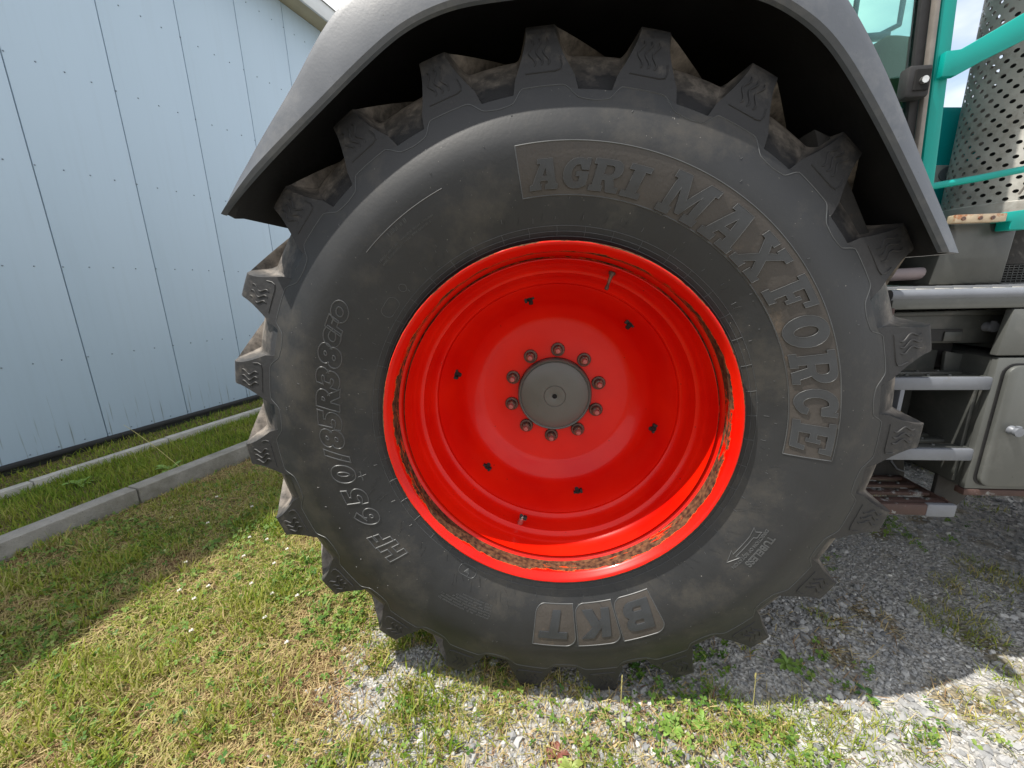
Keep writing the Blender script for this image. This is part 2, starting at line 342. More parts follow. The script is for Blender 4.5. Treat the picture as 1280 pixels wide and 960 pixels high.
# ground sheet: fine near, coarse to the horizon
def ground():
    def axis(a, b, step, far):
        core = list(np.arange(a, b + 1e-6, step)); out = []
        d = step; x = b
        while x < far: d *= 1.35; x += d; out.append(x)
        neg = []; d = step; x = a
        while x > -far: d *= 1.35; x -= d; neg.append(x)
        return np.array(neg[::-1] + core + out)
    xs = axis(-4.6, 3.6, .035, 900); ys = axis(-1.2, 4.0, .035, 900)
    X, Y = np.meshgrid(xs, ys); Z = hgt(X, Y)
    fade = np.clip(1 - (np.maximum(np.abs(X), np.abs(Y)) - 6) / 10, 0, 1); Z = Z * fade
    V = np.stack([X.ravel(), Y.ravel(), Z.ravel()], 1); nx = len(xs); ny = len(ys)
    i = np.arange(nx * ny).reshape(ny, nx); F = np.stack([i[:-1, :-1].ravel(), i[:-1, 1:].ravel(), i[1:, 1:].ravel(), i[1:, :-1].ravel()], 1)
    g = grassiness(X.ravel(), Y.ravel())
    m = bpy.data.materials.new('ground_soil_and_gravel'); m.use_nodes = True; n = m.node_tree.nodes; l = m.node_tree.links
    b = n['Principled BSDF']; b.inputs['Roughness'].default_value = .95; b.inputs['Specular IOR Level'].default_value = .2
    t = n.new('ShaderNodeTexCoord'); a = n.new('ShaderNodeAttribute'); a.attribute_name = 'tint'
    vo = n.new('ShaderNodeTexVoronoi'); vo.inputs['Scale'].default_value = 75; l.new(t.outputs['Object'], vo.inputs['Vector'])
    nz = n.new('ShaderNodeTexNoise'); nz.inputs['Scale'].default_value = 30; nz.inputs['Detail'].default_value = 10; l.new(t.outputs['Object'], nz.inputs['Vector'])
    r1 = n.new('ShaderNodeValToRGB'); e = r1.color_ramp.elements; e[0].position = .3; e[0].color = (.26, .25, .235, 1); e[1].position = .7; e[1].color = (.46, .45, .42, 1); l.new(nz.outputs['Fac'], r1.inputs[0])
    r2 = n.new('ShaderNodeValToRGB'); e = r2.color_ramp.elements; e[0].position = .35; e[0].color = (.07, .06, .028, 1); e[1].position = .7; e[1].color = (.20, .155, .075, 1); l.new(nz.outputs['Fac'], r2.inputs[0])
    mx = n.new('ShaderNodeMixRGB'); l.new(a.outputs['Fac'], mx.inputs[0]); l.new(r1.outputs[0], mx.inputs[1]); l.new(r2.outputs[0], mx.inputs[2]); l.new(mx.outputs[0], b.inputs['Base Color'])
    ad = n.new('ShaderNodeMath'); ad.operation = 'ADD'; l.new(vo.outputs['Distance'], ad.inputs[0]); l.new(nz.outputs['Fac'], ad.inputs[1])
    bp = n.new('ShaderNodeBump'); bp.inputs['Strength'].default_value = .9; bp.inputs['Distance'].default_value = .012; l.new(ad.outputs[0], bp.inputs['Height']); l.new(bp.outputs[0], b.inputs['Normal'])
    link('ground', fast_mesh('ground', V, F, m, g, True), kind='structure')
ground()

# ------------------------------------------------------------------ warehouse
wh = empty('warehouse', wall_pt(0)); tag(wh, 'pale blue metal clad warehouse wall with screw rows behind the kerb and grass strip', 'building')
WROT = math.atan2(WD.y, WD.x)
H = 5.01
S0 = (2.16 - 1.482) / .969
PW = .681 / .969
pm = MB().box(.0035, PW - .0035, 0, .05, .085, H, .004)
pme = mesh('wall_panel', pm.v, pm.f, M_wall, 30)
for k in range(-7, 12):
    link('wall_panel', pme, wh, wall_pt(S0 + k * PW), (0, 0, WROT))   # local +y points into the building
s0, s1 = S0 - 7 * PW, S0 + 12 * PW
def lwall(mb, a, b, o0, o1, z0, z1, bev=0):
    """box along the wall, o measured outward from the cladding face"""
    M = Matrix.Translation(WA) @ Matrix.Rotation(WROT, 4, 'Z')
    mb.box(a, b, -o1, -o0, z0, z1, bev, M)
    return mb
lwall(MB(), s0, s1, -.09, -.052, .0, H - .02).build('joint_backing', M_seam, wh, None)
lwall(MB(), s0 - .02, s1 + .02, -.05, .014, .045, .083, .004).build('base_flashing', M_flash, wh)
lwall(MB(), s0, s1, -.3, -.03, -.1, .044).build('gap_shade_block', M_flash, wh, None)  # black block stands in for the shaded gap beneath the flashing
lwall(MB(), s0 - .1, s1 + .1, -.02, .26, H + .004, H + .03, .004).build('soffit', M_beige, wh)
lwall(MB(), s0 - .1, s1 + .1, .262, .30, H - .02, H + .17, .006).build('fascia', M_white, wh)
rf = MB(); Mw = Matrix.Translation(WA) @ Matrix.Rotation(WROT, 4, 'Z')
bm = bmesh.new()
vs = [bm.verts.new(Mw @ Vector(p)) for p in [(s0 - .1, -.32, H + .172), (s1 + .1, -.32, H + .172), (s1 + .1, 4, H + 1.2), (s0 - .1, 4, H + 1.2), (s1 + .1, 8, H + .172), (s0 - .1, 8, H + .172)]]
bm.faces.new((vs[0], vs[1], vs[2], vs[3])); bm.faces.new((vs[3], vs[2], vs[4], vs[5])); rf.bm(bm).build('roof', M_white, wh, None)
g = MB()
for a in (s0, s1): g.box(a - .04, a + .04, .06, 7.6, 0, H, 0, Mw)
g.box(s0, s1, 7.6, 7.7, 0, H, 0, Mw); g.build('end_wall', M_wall, wh, None)
sc = MB()
for z in (.115, .843, 1.62, 2.41, 3.20, 3.95, 4.72):
    k = 0; a = s0 + .06
    while a < s1:
        c = wall_pt(a, 0, z + random.uniform(-.004, .004))
        bm = bmesh.new(); bmesh.ops.create_cone(bm, cap_ends=True, segments=7, radius1=.0065, radius2=.005, depth=.007)
        sc.bm(bm, Matrix.Translation(c + WNn * .002) @ WNn.to_track_quat('Z', 'Y').to_matrix().to_4x4()); a += .174
sc.build('cladding_screws', M_screw, wh, 40, kind='stuff')

# concrete kerb and narrow edging strip
kb = empty('kerb', KB); kb['kind'] = 'structure'
KL = 1.0
for k in range(-4, 9):
    a = k * KL + .22
    st = MB().box(a + .004, a + KL - .004, -.115, 0, -.15, .115 + random.uniform(-.005, .005), .008)
    st.build('kerb_stone', M_conc, kb, 30, KB, (random.uniform(-.01, .01), 0, WROT + random.uniform(-.003, .003)))
ed = empty('edging_strip', wall_pt(0, .47)); ed['kind'] = 'structure'
for k in range(-4, 10):
    MB().box(k * .9, k * .9 + .893, -.035, .035, -.1, .045 + random.uniform(-.006, .006), .006).build('edging_stone', M_conc2, ed, 30, wall_pt(0, .47), (random.uniform(-.02, .02), 0, WROT + random.uniform(-.004, .004)))

# ------------------------------------------------------------------ tractor
HUB = Vector((0, 0, .97))
tr = empty('tractor', (0, .95, 0)); tag(tr, 'teal and grey farm tractor seen close up at its big rear wheel with red rim', 'tractor')

# --- tyre: near half of the profile, lugs as separate sub-parts
N = 23; PT = 2 * PI / N; PH = R(-1.25)
SW = [(.497, .095), (.500, .080), (.506, .067), (.513, .060), (.530, .052), (.544, .046), (.575, .034), (.610, .0215), (.650, .0105), (.680, .005), (.710, .001), (.735, .0), (.760, .0035), (.785, .0100), (.805, .0170), (.825, .0250), (.845, .0330), (.865, .0400), (.90, .0500), (.94, .0600), (.985, .0715)]
SWr = np.array([p[0] for p in SW]); SWy = np.array([p[1] for p in SW])
def smooth_interp(r):
    # catmull-like: average of the linear interpolation around r
    return (np.interp(r - .008, SWr, SWy) + 2 * np.interp(r, SWr, SWy) + np.interp(r + .008, SWr, SWy)) / 4
def ys(r): return float(smooth_interp(r))
NL, NTp, NR, NV = 7, 5, 7, 8
NC = NL + NTp + NR + NV
MLv = [0, .02, .09, .24, .46, .72, .96, 1.0]        # height ramp on the flanks (foot fillet, bevelled top)
TLv = [0, .17, .33, .50, .66, .82, .97, 1.0]
def cols(a, b, c, d):
    """column angles (degrees) and heights for one pitch, given flank feet a,d and edges b,c"""
    th = [a + (b - a) * t for t in TLv] + [b + (c - b) * (i + 1) / NTp for i in range(NTp)]
    hh = MLv[:] + [1.0] * NTp
    th += [c + (d - c) * (1 - t) for t in TLv[::-1][1:]]; hh += MLv[::-1][1:]
    e = a + 360 / N
    th += [d + (e - d) * (i + 1) / NV for i in range(NV - 1)]; hh += [0] * (NV - 1)
    return th, hh
def trapz(th, a, b, c, d):
    if th <= a or th >= d: return 0.
    if th < b: t = (th - a) / (b - a)
    elif th <= c: t = 1
    else: t = (d - th) / (d - c)
    return t * t * (3 - 2 * t)
rows = []     # each row: list over the columns of one pitch of (theta_deg, r, y)
for r in list(np.linspace(.497, .80, 40)):
    th, hh = cols(-6.2, -4.3, 2.0, 4.9); rows.append([(t, r, ys(r)) for t in th])
nside = None
for off, dy in ((-.012, 0), (-.0030, .0), (-.0008, .0002), (.0012, .0034), (.0035, .0034)):
    th, hh = cols(-6.3, -4.2, 2.0, 5.1); rw = []
    for t in th:
        tv = (t + 6.3) % 15.652; vv = 0 if tv < 11.4 else math.sin(PI * (tv - 11.4) / 4.252)
        rp = .819 + .033 * trapz(t, -6.3, -4.2, 2.0, 5.1) - .004 * vv; rr = rp + off; rw.append((t, rr, ys(rr) + dy))
    rows.append(rw)
K0 = len(rows)
KS = 9
Bt = [(.9905, .0755), (.9975, .082), (1.0, .098), (1.003, .125), (1.006, .155), (1.009, .19), (1.011, .225), (1.013, .26), (1.013, .292), (1.013, .300), (.982, .318), (.978, .325)]
Ar = [.868, .879, .893, .908, .922, .934, .945, .956, .963, .968, .971, .973, .975, .976, .977, .978, .978, .978, .978, .978]
Ay = [.034, .045, .060, .077, .094, .110, .125, .139, .151, .162, .172, .185, .200, .218, .240, .262, .280, .296, .312, .325]
for k in range(KS + len(Bt)):
    if k < KS:
        v = k / (KS - 1)
        q_ = (1 - v) ** 1.5; b_, c_ = -3.05 - 2.75 * q_, .9 + 3.6 * q_
        By = None
    else:
        r_, y_ = Bt[k - KS]; sw = max(0, y_ - .09) * 52
        wd_ = min(1, max(0, (y_ - .08) / .1))
        b_, c_ = -3.05 + sw - .05 * wd_, .9 + sw - .55 * wd_
    ar, ay = Ar[min(k, len(Ar) - 1)], Ay[min(k, len(Ay) - 1)]
    r0b = .862
    if k < KS: br = r0b + (.985 - r0b) * v; by = ys(br) + .003 * (1 - v)
    else: br, by = Bt[k - KS]
    dep = math.hypot(br - ar, by - ay) if k > 0 else .004
    wL = math.degrees(.34 * dep / .95) + .25; wR = math.degrees(.48 * dep / .95) + .25
    th, hh = cols(b_ - wL, b_, c_, c_ + wR); rw = []
    for t, h in zip(th, hh):
        a_r, a_y = ar, ay
        if k == 0: a_r = .8420; a_y = ys(.8420) + .003
        if k == 1: a_r = .8455; a_y = .043
        if k == 2: a_r = .8570; a_y = .056
        if k == 3: a_r = .8740; a_y = .068
        if k == 4: a_r = .8930; a_y = .085
        if k == 5: a_r = .9140; a_y = .101
        if k == 6: a_r = .9350; a_y = .117
        if k == 7: a_r = .9520; a_y = .134
        hv = h if k >= 1 else trapz(t, -6, -5, 3.6, 4.7)
        rw.append((t, a_r + (br - a_r) * hv, a_y + (by - a_y) * hv))
    rows.append(rw)
NR_ = len(rows)
def grid_mesh(name, kmin, kmax, cmin, cmax, whole, mat_, mirror=False, skip=None, extra=None):
    V = []; F = []; idx = {}
    pitches = range(N) if whole else [0]
    def vid(k, c, p):
        if c >= NC: c -= NC; p += 1
        key = (k, c, p % N if whole else p)
        if key not in idx:
            t, r, y = rows[k][c]; a = R(t) + PT * p
            V.append((r * math.sin(a), (.65 - y) if mirror else y, r * math.cos(a))); idx[key] = len(V) - 1
        return idx[key]
    for p in pitches:
        for k in range(kmin, kmax):
            for c in range(cmin, cmax):
                if skip and skip(k, c): continue
                q = (vid(k, c, p), vid(k + 1, c, p), vid(k + 1, c + 1, p), vid(k, c + 1, p))
                if mirror: q = q[::-1]
                F.append(q)
    if extra:
        n0 = len(V)
        for v in extra.v: V.append((v[0], .65 - v[1] if mirror else v[1], v[2]))
        for f in extra.f: F.append(tuple(i + n0 for i in (f[::-1] if mirror else f)))
    return mesh(name, V, F, mat_, 32)
is_lug = lambda k, c: k >= K0 and c < NL + NTp + NR
def on_wall(r, th, h=0): a = th; return (r * math.sin(a), ys(r) - h, r * math.cos(a))
# waves moulded on the side of each lug
wv = MB()
def lugface(u, v, h=.0):     # u along theta (deg), v radial
    r = v; y = ys(r) + .003 * (1 - (r - .862) / .123) - h; a = R(u); return (r * math.sin(a), y, r * math.cos(a))
for i in range(3):
    pts = []
    for s in range(17):
        t = s / 16; rr = .902 + .062 * t
        pts.append(lugface(-2.35 + i * 1.05 + .38 * math.sin(t * 2 * PI * 1.35 + .4) - .25 * t, rr, .0004))
    wv.tube(pts, [.0008] + [.0025] * 15 + [.0008], 6)
pts = [lugface(-3.6, .887, 0), lugface(1.0, .887, .0004), lugface(1.75, .891, .0004), lugface(1.9, .902, .0004), lugface(1.6, .920, 0)]
wv.tube(pts, .0020, 5)
tyre = link('tyre', grid_mesh('tyre', 0, NR_ - 1, 0, NC, True, M_rubber, skip=is_lug), tr, HUB, (0, PH, 0))
tyre.data.materials.append(M_lugr)
for p in tyre.data.polygons:
    c_ = p.center; r_ = math.hypot(c_.x, c_.z)
    if c_.y > .036 and r_ > .8435: p.material_index = 1
tyre['label'] = 'near rear tyre with raised lettering on its sidewall'
lug_near = grid_mesh('tyre_lug', K0, NR_ - 1, 0, NL + NTp + NR, False, M_lugr, skip=lambda k, c: False, extra=wv)
lug_far = grid_mesh('tyre_lug_inner', K0, NR_ - 1, 0, NL + NTp + NR, False, M_lugr, True)
for k in range(N): link('tyre_lug', lug_near, tyre, HUB, (0, PH + k * PT, 0))
for k in range(N): link('tyre_lug', lug_far, tyre, HUB, (0, PH + (k + .5) * PT, 0))
SIDEW = link('tyre_sidewall', grid_mesh('tyre_sidewall', 0, NR_ - 1, 0, NC, True, M_rubber, True, skip=is_lug), tyre, HUB, (0, PH + PT / 2, 0))

# --- relief on the sidewall (local frame centred on the hub, no PH rotation)
def mapped(mb_or_mesh, name, rm, thc, material, hfun, parent=tyre, flip=False, smooth=25, label=None):
    """map flat (u, v, w) geometry on to the sidewall: u clockwise arc, v outward, w = relief"""
    bm = bmesh.new(); bm.from_mesh(mb_or_mesh)
    us = [v.co.x for v in bm.verts]
    u0, u1 = min(us), max(us); step = .014; x = math.ceil(u0 / step) * step
    while x < u1:
        bmesh.ops.bisect_plane(bm, geom=list(bm.verts) + list(bm.edges) + list(bm.faces), plane_co=(x, 0, 0), plane_no=(1, 0, 0)); x += step
    vs_ = [v.co.y for v in bm.verts]; v0, v1 = min(vs_), max(vs_); x = math.ceil(v0 / step) * step
    while x < v1:
        bmesh.ops.bisect_plane(bm, geom=list(bm.verts) + list(bm.edges) + list(bm.faces), plane_co=(0, x, 0), plane_no=(0, 1, 0)); x += step
    for v in bm.verts:
        r = rm + v.co.y; a = R(thc) + v.co.x / rm
        v.co = Vector((r * math.sin(a), ys(r) - hfun(v.co.z), r * math.cos(a)))
    bmesh.ops.recalc_face_normals(bm, faces=bm.faces)
    me = bpy.data.meshes.new(name); bm.to_mesh(me); bm.free(); me.materials.clear(); me.materials.append(material)
    me.polygons.foreach_set('use_smooth', [True] * len(me.polygons)); me.set_sharp_from_angle(angle=R(smooth))
    o = link(name, me, parent, HUB)
    if label: o['label'] = label
    return o
def curve_mesh(contours, extrude=1.0, outline=0):
    cu = bpy.data.curves.new('c', 'CURVE'); cu.dimensions = '2D'; cu.fill_mode = 'NONE' if outline else 'BOTH'
    if outline: cu.bevel_depth = outline; cu.bevel_resolution = 1
    else: cu.extrude = extrude
    for c in contours:
        sp = cu.splines.new('POLY'); sp.points.add(len(c) - 1)
        for i, p in enumerate(c): sp.points[i].co = (p[0], p[1], 0, 1)
        sp.use_cyclic_u = True
    ob = bpy.data.objects.new('c', cu); COL.objects.link(ob)
    dg = bpy.context.evaluated_depsgraph_get(); me = bpy.data.meshes.new_from_object(ob.evaluated_get(dg)); bpy.data.objects.remove(ob); bpy.data.curves.remove(cu)
    return me
def text_mesh(s, size, bold=0, shear=0, outline=0, sx=1.0):
    cu = bpy.data.curves.new('t', 'FONT'); cu.body = s; cu.size = size; cu.offset = bold; cu.shear = shear; cu.align_x = 'CENTER'; cu.align_y = 'CENTER'
    if outline: cu.fill_mode = 'NONE'; cu.bevel_depth = outline; cu.bevel_resolution = 1
    else: cu.extrude = 1.0
    ob = bpy.data.objects.new('t', cu); COL.objects.link(ob)
    dg = bpy.context.evaluated_depsgraph_get(); me = bpy.data.meshes.new_from_object(ob.evaluated_get(dg)); bpy.data.objects.remove(ob); bpy.data.curves.remove(cu)
    if sx != 1: me.transform(Matrix.Scale(sx, 4, (1, 0, 0)))
    return me
def arc(cx, cy, rx, ry, a0, a1, n=14): return [(cx + rx * math.cos(R(a0 + (a1 - a0) * i / n)), cy + ry * math.sin(R(a0 + (a1 - a0) * i / n))) for i in range(n + 1)]
SL = .17
LET = {
 'A': [[(0, 0), (.42, 0), (.42, SL), (.33, SL), (.37, .29), (.63, .29), (.66, SL), (.57, SL), (.57, 0), (1, 0), (1, SL), (.93, SL), (.70, 1), (.22, 1), (.22, .85), (.33, .85), (.09, SL), (0, SL)], [(.42, .44), (.585, .44), (.51, .74)]],
 'G': [arc(.5, .5, .5, .5, 60, 300)[:-1] + [(.74, .04), (.92, .13), (.92, .55), (.48, .55), (.48, .40), (.62, .40), (.62, .22)] + arc(.52, .5, .22, .29, 285, 75)[:] + [(.66, .62), (.90, .62), (.90, 1.0), (.76, 1.0), (.74, .93)]],
 'R': [[(0, 0), (.46, 0), (.46, SL), (.38, SL), (.38, .36), (.48, .36), (.62, 0), (1, 0), (1, SL), (.86, SL), (.74, .42)] + arc(.66, .71, .29, .29, -50, 90, 10) + [(0, 1), (0, 1 - SL), (.10, 1 - SL), (.10, SL), (0, SL)], [(.38, .53), (.38, .83)] + arc(.58, .68, .12, .15, 90, -90, 8)],
 'I': [[(0, 0), (1, 0), (1, SL), (.76, SL), (.76, 1 - SL), (1, 1 - SL), (1, 1), (0, 1), (0, 1 - SL), (.24, 1 - SL), (.24, SL), (0, SL)]],
 'M': [[(0, 0), (.32, 0), (.32, SL), (.25, SL), (.25, .66), (.45, .10), (.56, .10), (.75, .66), (.75, SL), (.66, SL), (.66, 0), (1, 0), (1, SL), (.94, SL), (.94, 1 - SL), (1, 1 - SL), (1, 1), (.72, 1), (.51, .45), (.30, 1), (0, 1), (0, 1 - SL), (.08, 1 - SL), (.08, SL), (0, SL)]],
 'X': [[(0, 0), (.40, 0), (.40, SL), (.33, SL), (.50, .36), (.66, SL), (.58, SL), (.58, 0), (1, 0), (1, SL), (.90, SL), (.64, .52), (.86, 1 - SL), (.96, 1 - SL), (.96, 1), (.60, 1), (.60, 1 - SL), (.66, 1 - SL), (.52, .66), (.38, 1 - SL), (.46, 1 - SL), (.46, 1), (.04, 1), (.04, 1 - SL), (.14, 1 - SL), (.38, .52), (.10, SL), (0, SL)]],
 'F': [[(0, 0), (.52, 0), (.52, SL), (.40, SL), (.40, .42), (.58, .42), (.58, .34), (.70, .34), (.70, .68), (.58, .68), (.58, .58), (.40, .58), (.40, .84), (.82, .84), (.82, .68), (.98, .68), (.98, 1), (0, 1), (0, 1 - SL), (.12, 1 - SL), (.12, SL), (0, SL)]],
 'O': [arc(.5, .5, .5, .5, 0, 345, 23), arc(.5, .5, .17, .27, 0, 345, 15)],
 'C': [arc(.52, .5, .5, .5, 60, 318) + [(.92, .30), (.70, .34)] + arc(.53, .5, .22, .29, 300, 75) + [(.66, .62), (.92, .62), (.92, 1.0), (.78, 1.0), (.76, .93)]],
 'E': [[(0, 0), (.96, 0), (.98, .34), (.84, .34), (.80, .16), (.40, .16), (.40, .42), (.56, .42), (.56, .34), (.68, .34), (.68, .68), (.56, .68), (.56, .58), (.40, .58), (.40, .84), (.80, .84), (.82, .70), (.96, .70), (.96, 1), (0, 1), (0, 1 - SL), (.12, 1 - SL), (.12, SL), (0, SL)]],
}
def letter(ch, th, r0, h, wdeg, rm=.662):
    w = R(wdeg) * rm; cs = []
    for c in LET[ch]:
        cs.append([((x - .5) * w + (y - .5) * h * .16, (y - .5) * h) for x, y in c])
    me = curve_mesh(cs); rc = r0 + h / 2
    # mapped() divides u by its own middle radius
    me.transform(Matrix.Scale(rc / rm, 4, (1, 0, 0)))
    lo = mapped(me, 'letter_' + ch.lower(), rc, th, M_lett, lambda z: .0042 if z > 0 else -.004)
    cm = curve_mesh(cs, outline=.0007); cm.transform(Matrix.Scale(rc / rm, 4, (1, 0, 0)))
    mapped(cm, 'letter_edge_' + ch.lower(), rc, th, M_ridge, lambda z: z + .0040)  # paler thin ridge added along the outline as an edge highlight
for ch, th, r0, h, w in [('A', -2.7, .624, .064, 6.0), ('G', 4.0, .624, .064, 5.6), ('R', 10.2, .622, .067, 6.2), ('I', 16.2, .621, .069, 4.2),
                         ('M', 27.4, .615, .092, 9.4), ('A', 37.9, .615, .092, 8.6), ('X', 47.2, .615, .094, 8.2),
                         ('F', 57.8, .620, .094, 6.9), ('O', 66.2, .620, .097, 7.2), ('R', 74.6, .619, .098, 7.4), ('C', 82.6, .619, .098, 6.8), ('E', 90.6, .619, .098, 7.2)]:
    letter(ch, th, r0, h, w)
def sheet(name, r0, r1, t0, t1, h, m, nt=120, nr=10, inset=.006):
    V = []; F = []
    for i in range(nt + 1):
        for j in range(nr + 1):
            r = r0 + (r1 - r0) * j / nr; V.append(on_wall(r, R(t0 + (t1 - t0) * i / nt), h))
    for i in range(nt):
        for j in range(nr):
            a = i * (nr + 1) + j; F.append((a, a + nr + 1, a + nr + 2, a + 1))
    return link(name, mesh(name, V, F, m, 60), tyre, HUB)
sheet('lettering_band', .611, .724, -8, 95.7, .0006, M_band)
def ridge(name, paths, r=.0016, closed=False, m=None, kind=None, parent=None):
    b = MB()
    for p in paths: b.tube([on_wall(q[0], R(q[1]), q[2] if len(q) > 2 else .0006) for q in p], r, 5)
    return b.build(name, m or M_ridge, parent or tyre, 60, HUB, kind=kind)
def rarc(r, a, b, n=80): return [(r, a + (b - a) * i / n) for i in range(n + 1)]
ridge('band_outline', [rarc(.611, -8, 95.7), rarc(.724, -8, 95.7), [(.611 + .113 * i / 8, -8) for i in range(9)], [(.611 + .113 * i / 8, 95.7) for i in range(9)]], .0017)
me_ = []
for p_ in range(N):
    for i in range(40):
        t = -6.3 + 15.652 * i / 40; tv = (t + 6.3) % 15.652; vv = 0 if tv < 11.4 else math.sin(PI * (tv - 11.4) / 4.252)
        me_.append((.8195 + .033 * trapz(t, -6.3, -4.2, 2.0, 5.1) - .004 * vv, math.degrees(PH) + t + p_ * 360 / N, -.0002))
me_.append(me_[0])
ridge('mould_edge', [me_], .0013)
ridge('bead_ring', [rarc(.5195, 0, 360, 160), rarc(.544, 0, 360, 160), rarc(.531, 0, 360, 160)], .0009)
tick = []
for k in range(46):
    a = k * 360 / 46 + random.uniform(-.4, .4); tick.append([(.5205, a), (.532, a + .1), (.545, a)])
    if random.random() < .8:
        b0 = a + random.uniform(-2, 2); r0 = random.uniform(.552, .57); tick.append([(r0, b0), (r0 + random.uniform(.006, .012), b0 + .1)])
    for q in range(3):
        if random.random() < .6:
            b0 = a + random.uniform(-3, 3); r0 = random.choice([.585, .60, .74, .79]) + random.uniform(-.006, .006); L_ = random.choice([.002, .003, .006])
            if 611 < r0 * 1000 < 724: continue
            tick.append([(r0, b0), (r0 + L_, b0 + .15)])
ridge('mould_lines', tick, .0008, kind='stuff')
hair = []
for k in range(60):
    a = random.uniform(98, 262); r0 = random.uniform(.55, .60); hair.append([(r0, a), (r0 + random.uniform(.012, .035), a + random.uniform(-.6, -1.6))])
for k in range(14): a = random.uniform(-60, 95); hair.append([(.556, a), (.574, a + .6)])
ridge('hairline_seams', hair, .00035, m=M_rubber, kind='stuff')

# size marking, outline characters reading up the left side
for ch, th, rm, sz in [('H', -128.6, .647, .074), ('F', -124.3, .652, .072), ('6', -116.9, .643, .080), ('5', -110.2, .645, .080), ('0', -103.2, .650, .080), ('/', -97.9, .652, .08), ('8', -93.1, .655, .080),
                       ('5', -88.0, .655, .080), ('R', -82.5, .657, .080), ('3', -77.0, .660, .080), ('8', -71.4, .664, .080), ('C', -66.8, .671, .056), ('F', -63.8, .673, .056), ('O', -60.2, .674, .056)]:
    me = text_mesh(ch, sz, bold=.0045, shear=.22, outline=.0016, sx=1.32 if ch in '65038R' else 1.15)
    nm = {'/': 'slash'}.get(ch, ch.lower())
    mapped(me, 'size_character_' + nm, rm, th, M_ridge, lambda z: z + .0004)
# BKT badge: three framed boxes with block letters
BK = {'B': [[(0, 0), (.62, 0)] + arc(.68, .27, .32, .27, -80, 60, 8) + arc(.64, .76, .30, .24, -50, 90, 8) + [(0, 1)], [(.32, .18), (.32, .34), (.6, .34), (.66, .26), (.6, .18)], [(.32, .62), (.32, .78), (.6, .78), (.66, .70), (.6, .62)]],
      'K': [[(0, 0), (.32, 0), (.32, .34), (.40, .42), (.64, 0), (1.05, 0), (.64, .62), (1.0, 1), (.60, 1), (.32, .64), (.32, 1), (0, 1)]],
      'T': [[(.34, 0), (.66, 0), (.66, .76), (1, .76), (1, 1), (0, 1), (0, .76), (.34, .76)]]}
for ch, th in (('B', 157.4), ('K', 168.9), ('T', 180.5)):
    rm = .652; w = .126; h = .132; rc_ = .031
    box = [(-w / 2, -h / 2), (w / 2 - rc_, -h / 2)] + arc(w / 2 - rc_, -h / 2 + rc_, rc_, rc_, -80, 0, 6) + [(w / 2, h / 2), (-w / 2 + rc_, h / 2)] + arc(-w / 2 + rc_, h / 2 - rc_, rc_, rc_, 100, 180, 6)
    mapped(curve_mesh([box]), 'badge_field', rm, th, M_band, lambda z: .0007 if z > 0 else -.004)
    mapped(curve_mesh([box], outline=.0015), 'badge_frame', rm, th, M_ridge, lambda z: z + .0006)
    cs = [[((x - .5) * .086 + (y - .5) * .014, (y - .5) * .088 - .004) for x, y in c] for c in BK[ch]]
    mapped(curve_mesh(cs), 'badge_letter_' + ch.lower(), rm, th, M_lett, lambda z: .0038 if z > 0 else -.004)
mapped(text_mesh('TUBELESS', .026, .0006), 'tubeless_lettering', .678, 121.7, M_ridge, lambda z: .0014 if z > 0 else -.003)
mapped(text_mesh('DIRECTION OF ROTATION', .0125, .0003), 'rotation_lettering', .657, 122.6, M_ridge, lambda z: .0012 if z > 0 else -.003)
arw = [(-.066, -.009), (-.045, -.006), (-.040, -.0045), (.035, -.0045), (.030, -.014), (.066, 0), (.030, .014), (.035, .0045), (-.040, .0045), (-.045, .012), (-.066, .012), (-.058, .0)]
mapped(curve_mesh([arw], outline=.0011), 'rotation_arrow', .637, 123.2, M_ridge, lambda z: z + .0004)
oval = arc(-.016, 0, .013, .016, 90, 270, 8) + arc(.016, 0, .013, .016, -90, 90, 8)
mapped(curve_mesh([oval, [(-.008, .006), (.008, .006), (0, -.008)], [(-.003, .003), (.003, .003), (0, -.003)]], outline=.0009), 'oval_mark', .561, -149.8, M_ridge, lambda z: z + .0003)
mapped(curve_mesh([oval], outline=.0009), 'oval_mark', .572, -52.5, M_ridge, lambda z: z + .0003)
mapped(curve_mesh([arc(0, 0, .010, .010, 0, 345, 16)], outline=.0009), 'ring_mark', .575, -46.0, M_ridge, lambda z: z + .0003)
mapped(curve_mesh([[(-.014, 0), (.014, 0), (.014, .001), (-.014, .001)], [(0, -.012), (.001, -.012), (.001, .012), (0, .012)]], outline=.0008), 'plus_mark', .607, -104.5, M_ridge, lambda z: z + .0003)
# rows of tiny illegible moulded print
def print_rows(name, r0, th0, th1, nrow, dr, hgt_=.005):
    b = MB()
    for i in range(nrow):
        a = th0 + random.uniform(0, .6); e = th1 - random.uniform(0, 1.2) * i
        r = r0 - i * dr
        while a < e:
            w = random.uniform(.16, .30)
            if random.random() > .14:
                for q in range(2): b.tube([on_wall(r + random.uniform(0, .2) * hgt_, R(a + q * w * .55), .0004), on_wall(r + hgt_ * random.uniform(.7, 1), R(a + q * w * .55 + .05), .0004)], .00055, 4)
                b.tube([on_wall(r + hgt_ * random.choice([0, .5, 1]), R(a), .0004), on_wall(r + hgt_ * random.choice([0, .5, 1]), R(a + w * .6), .0004)], .0005, 4)
            a += w + .12
    b.build(name, M_ridge, tyre, 60, HUB, kind='stuff')
print_rows('small_print', .668, -161.5, -146, 6, .0085, .0055)
print_rows('small_print', .652, -45, -28.5, 2, .010, .006)
print_rows('small_print', .676, -39.5, -33.5, 1, .01, .012)
ridge('print_underline', [rarc(.694, -45, -24, 20)], .0012)

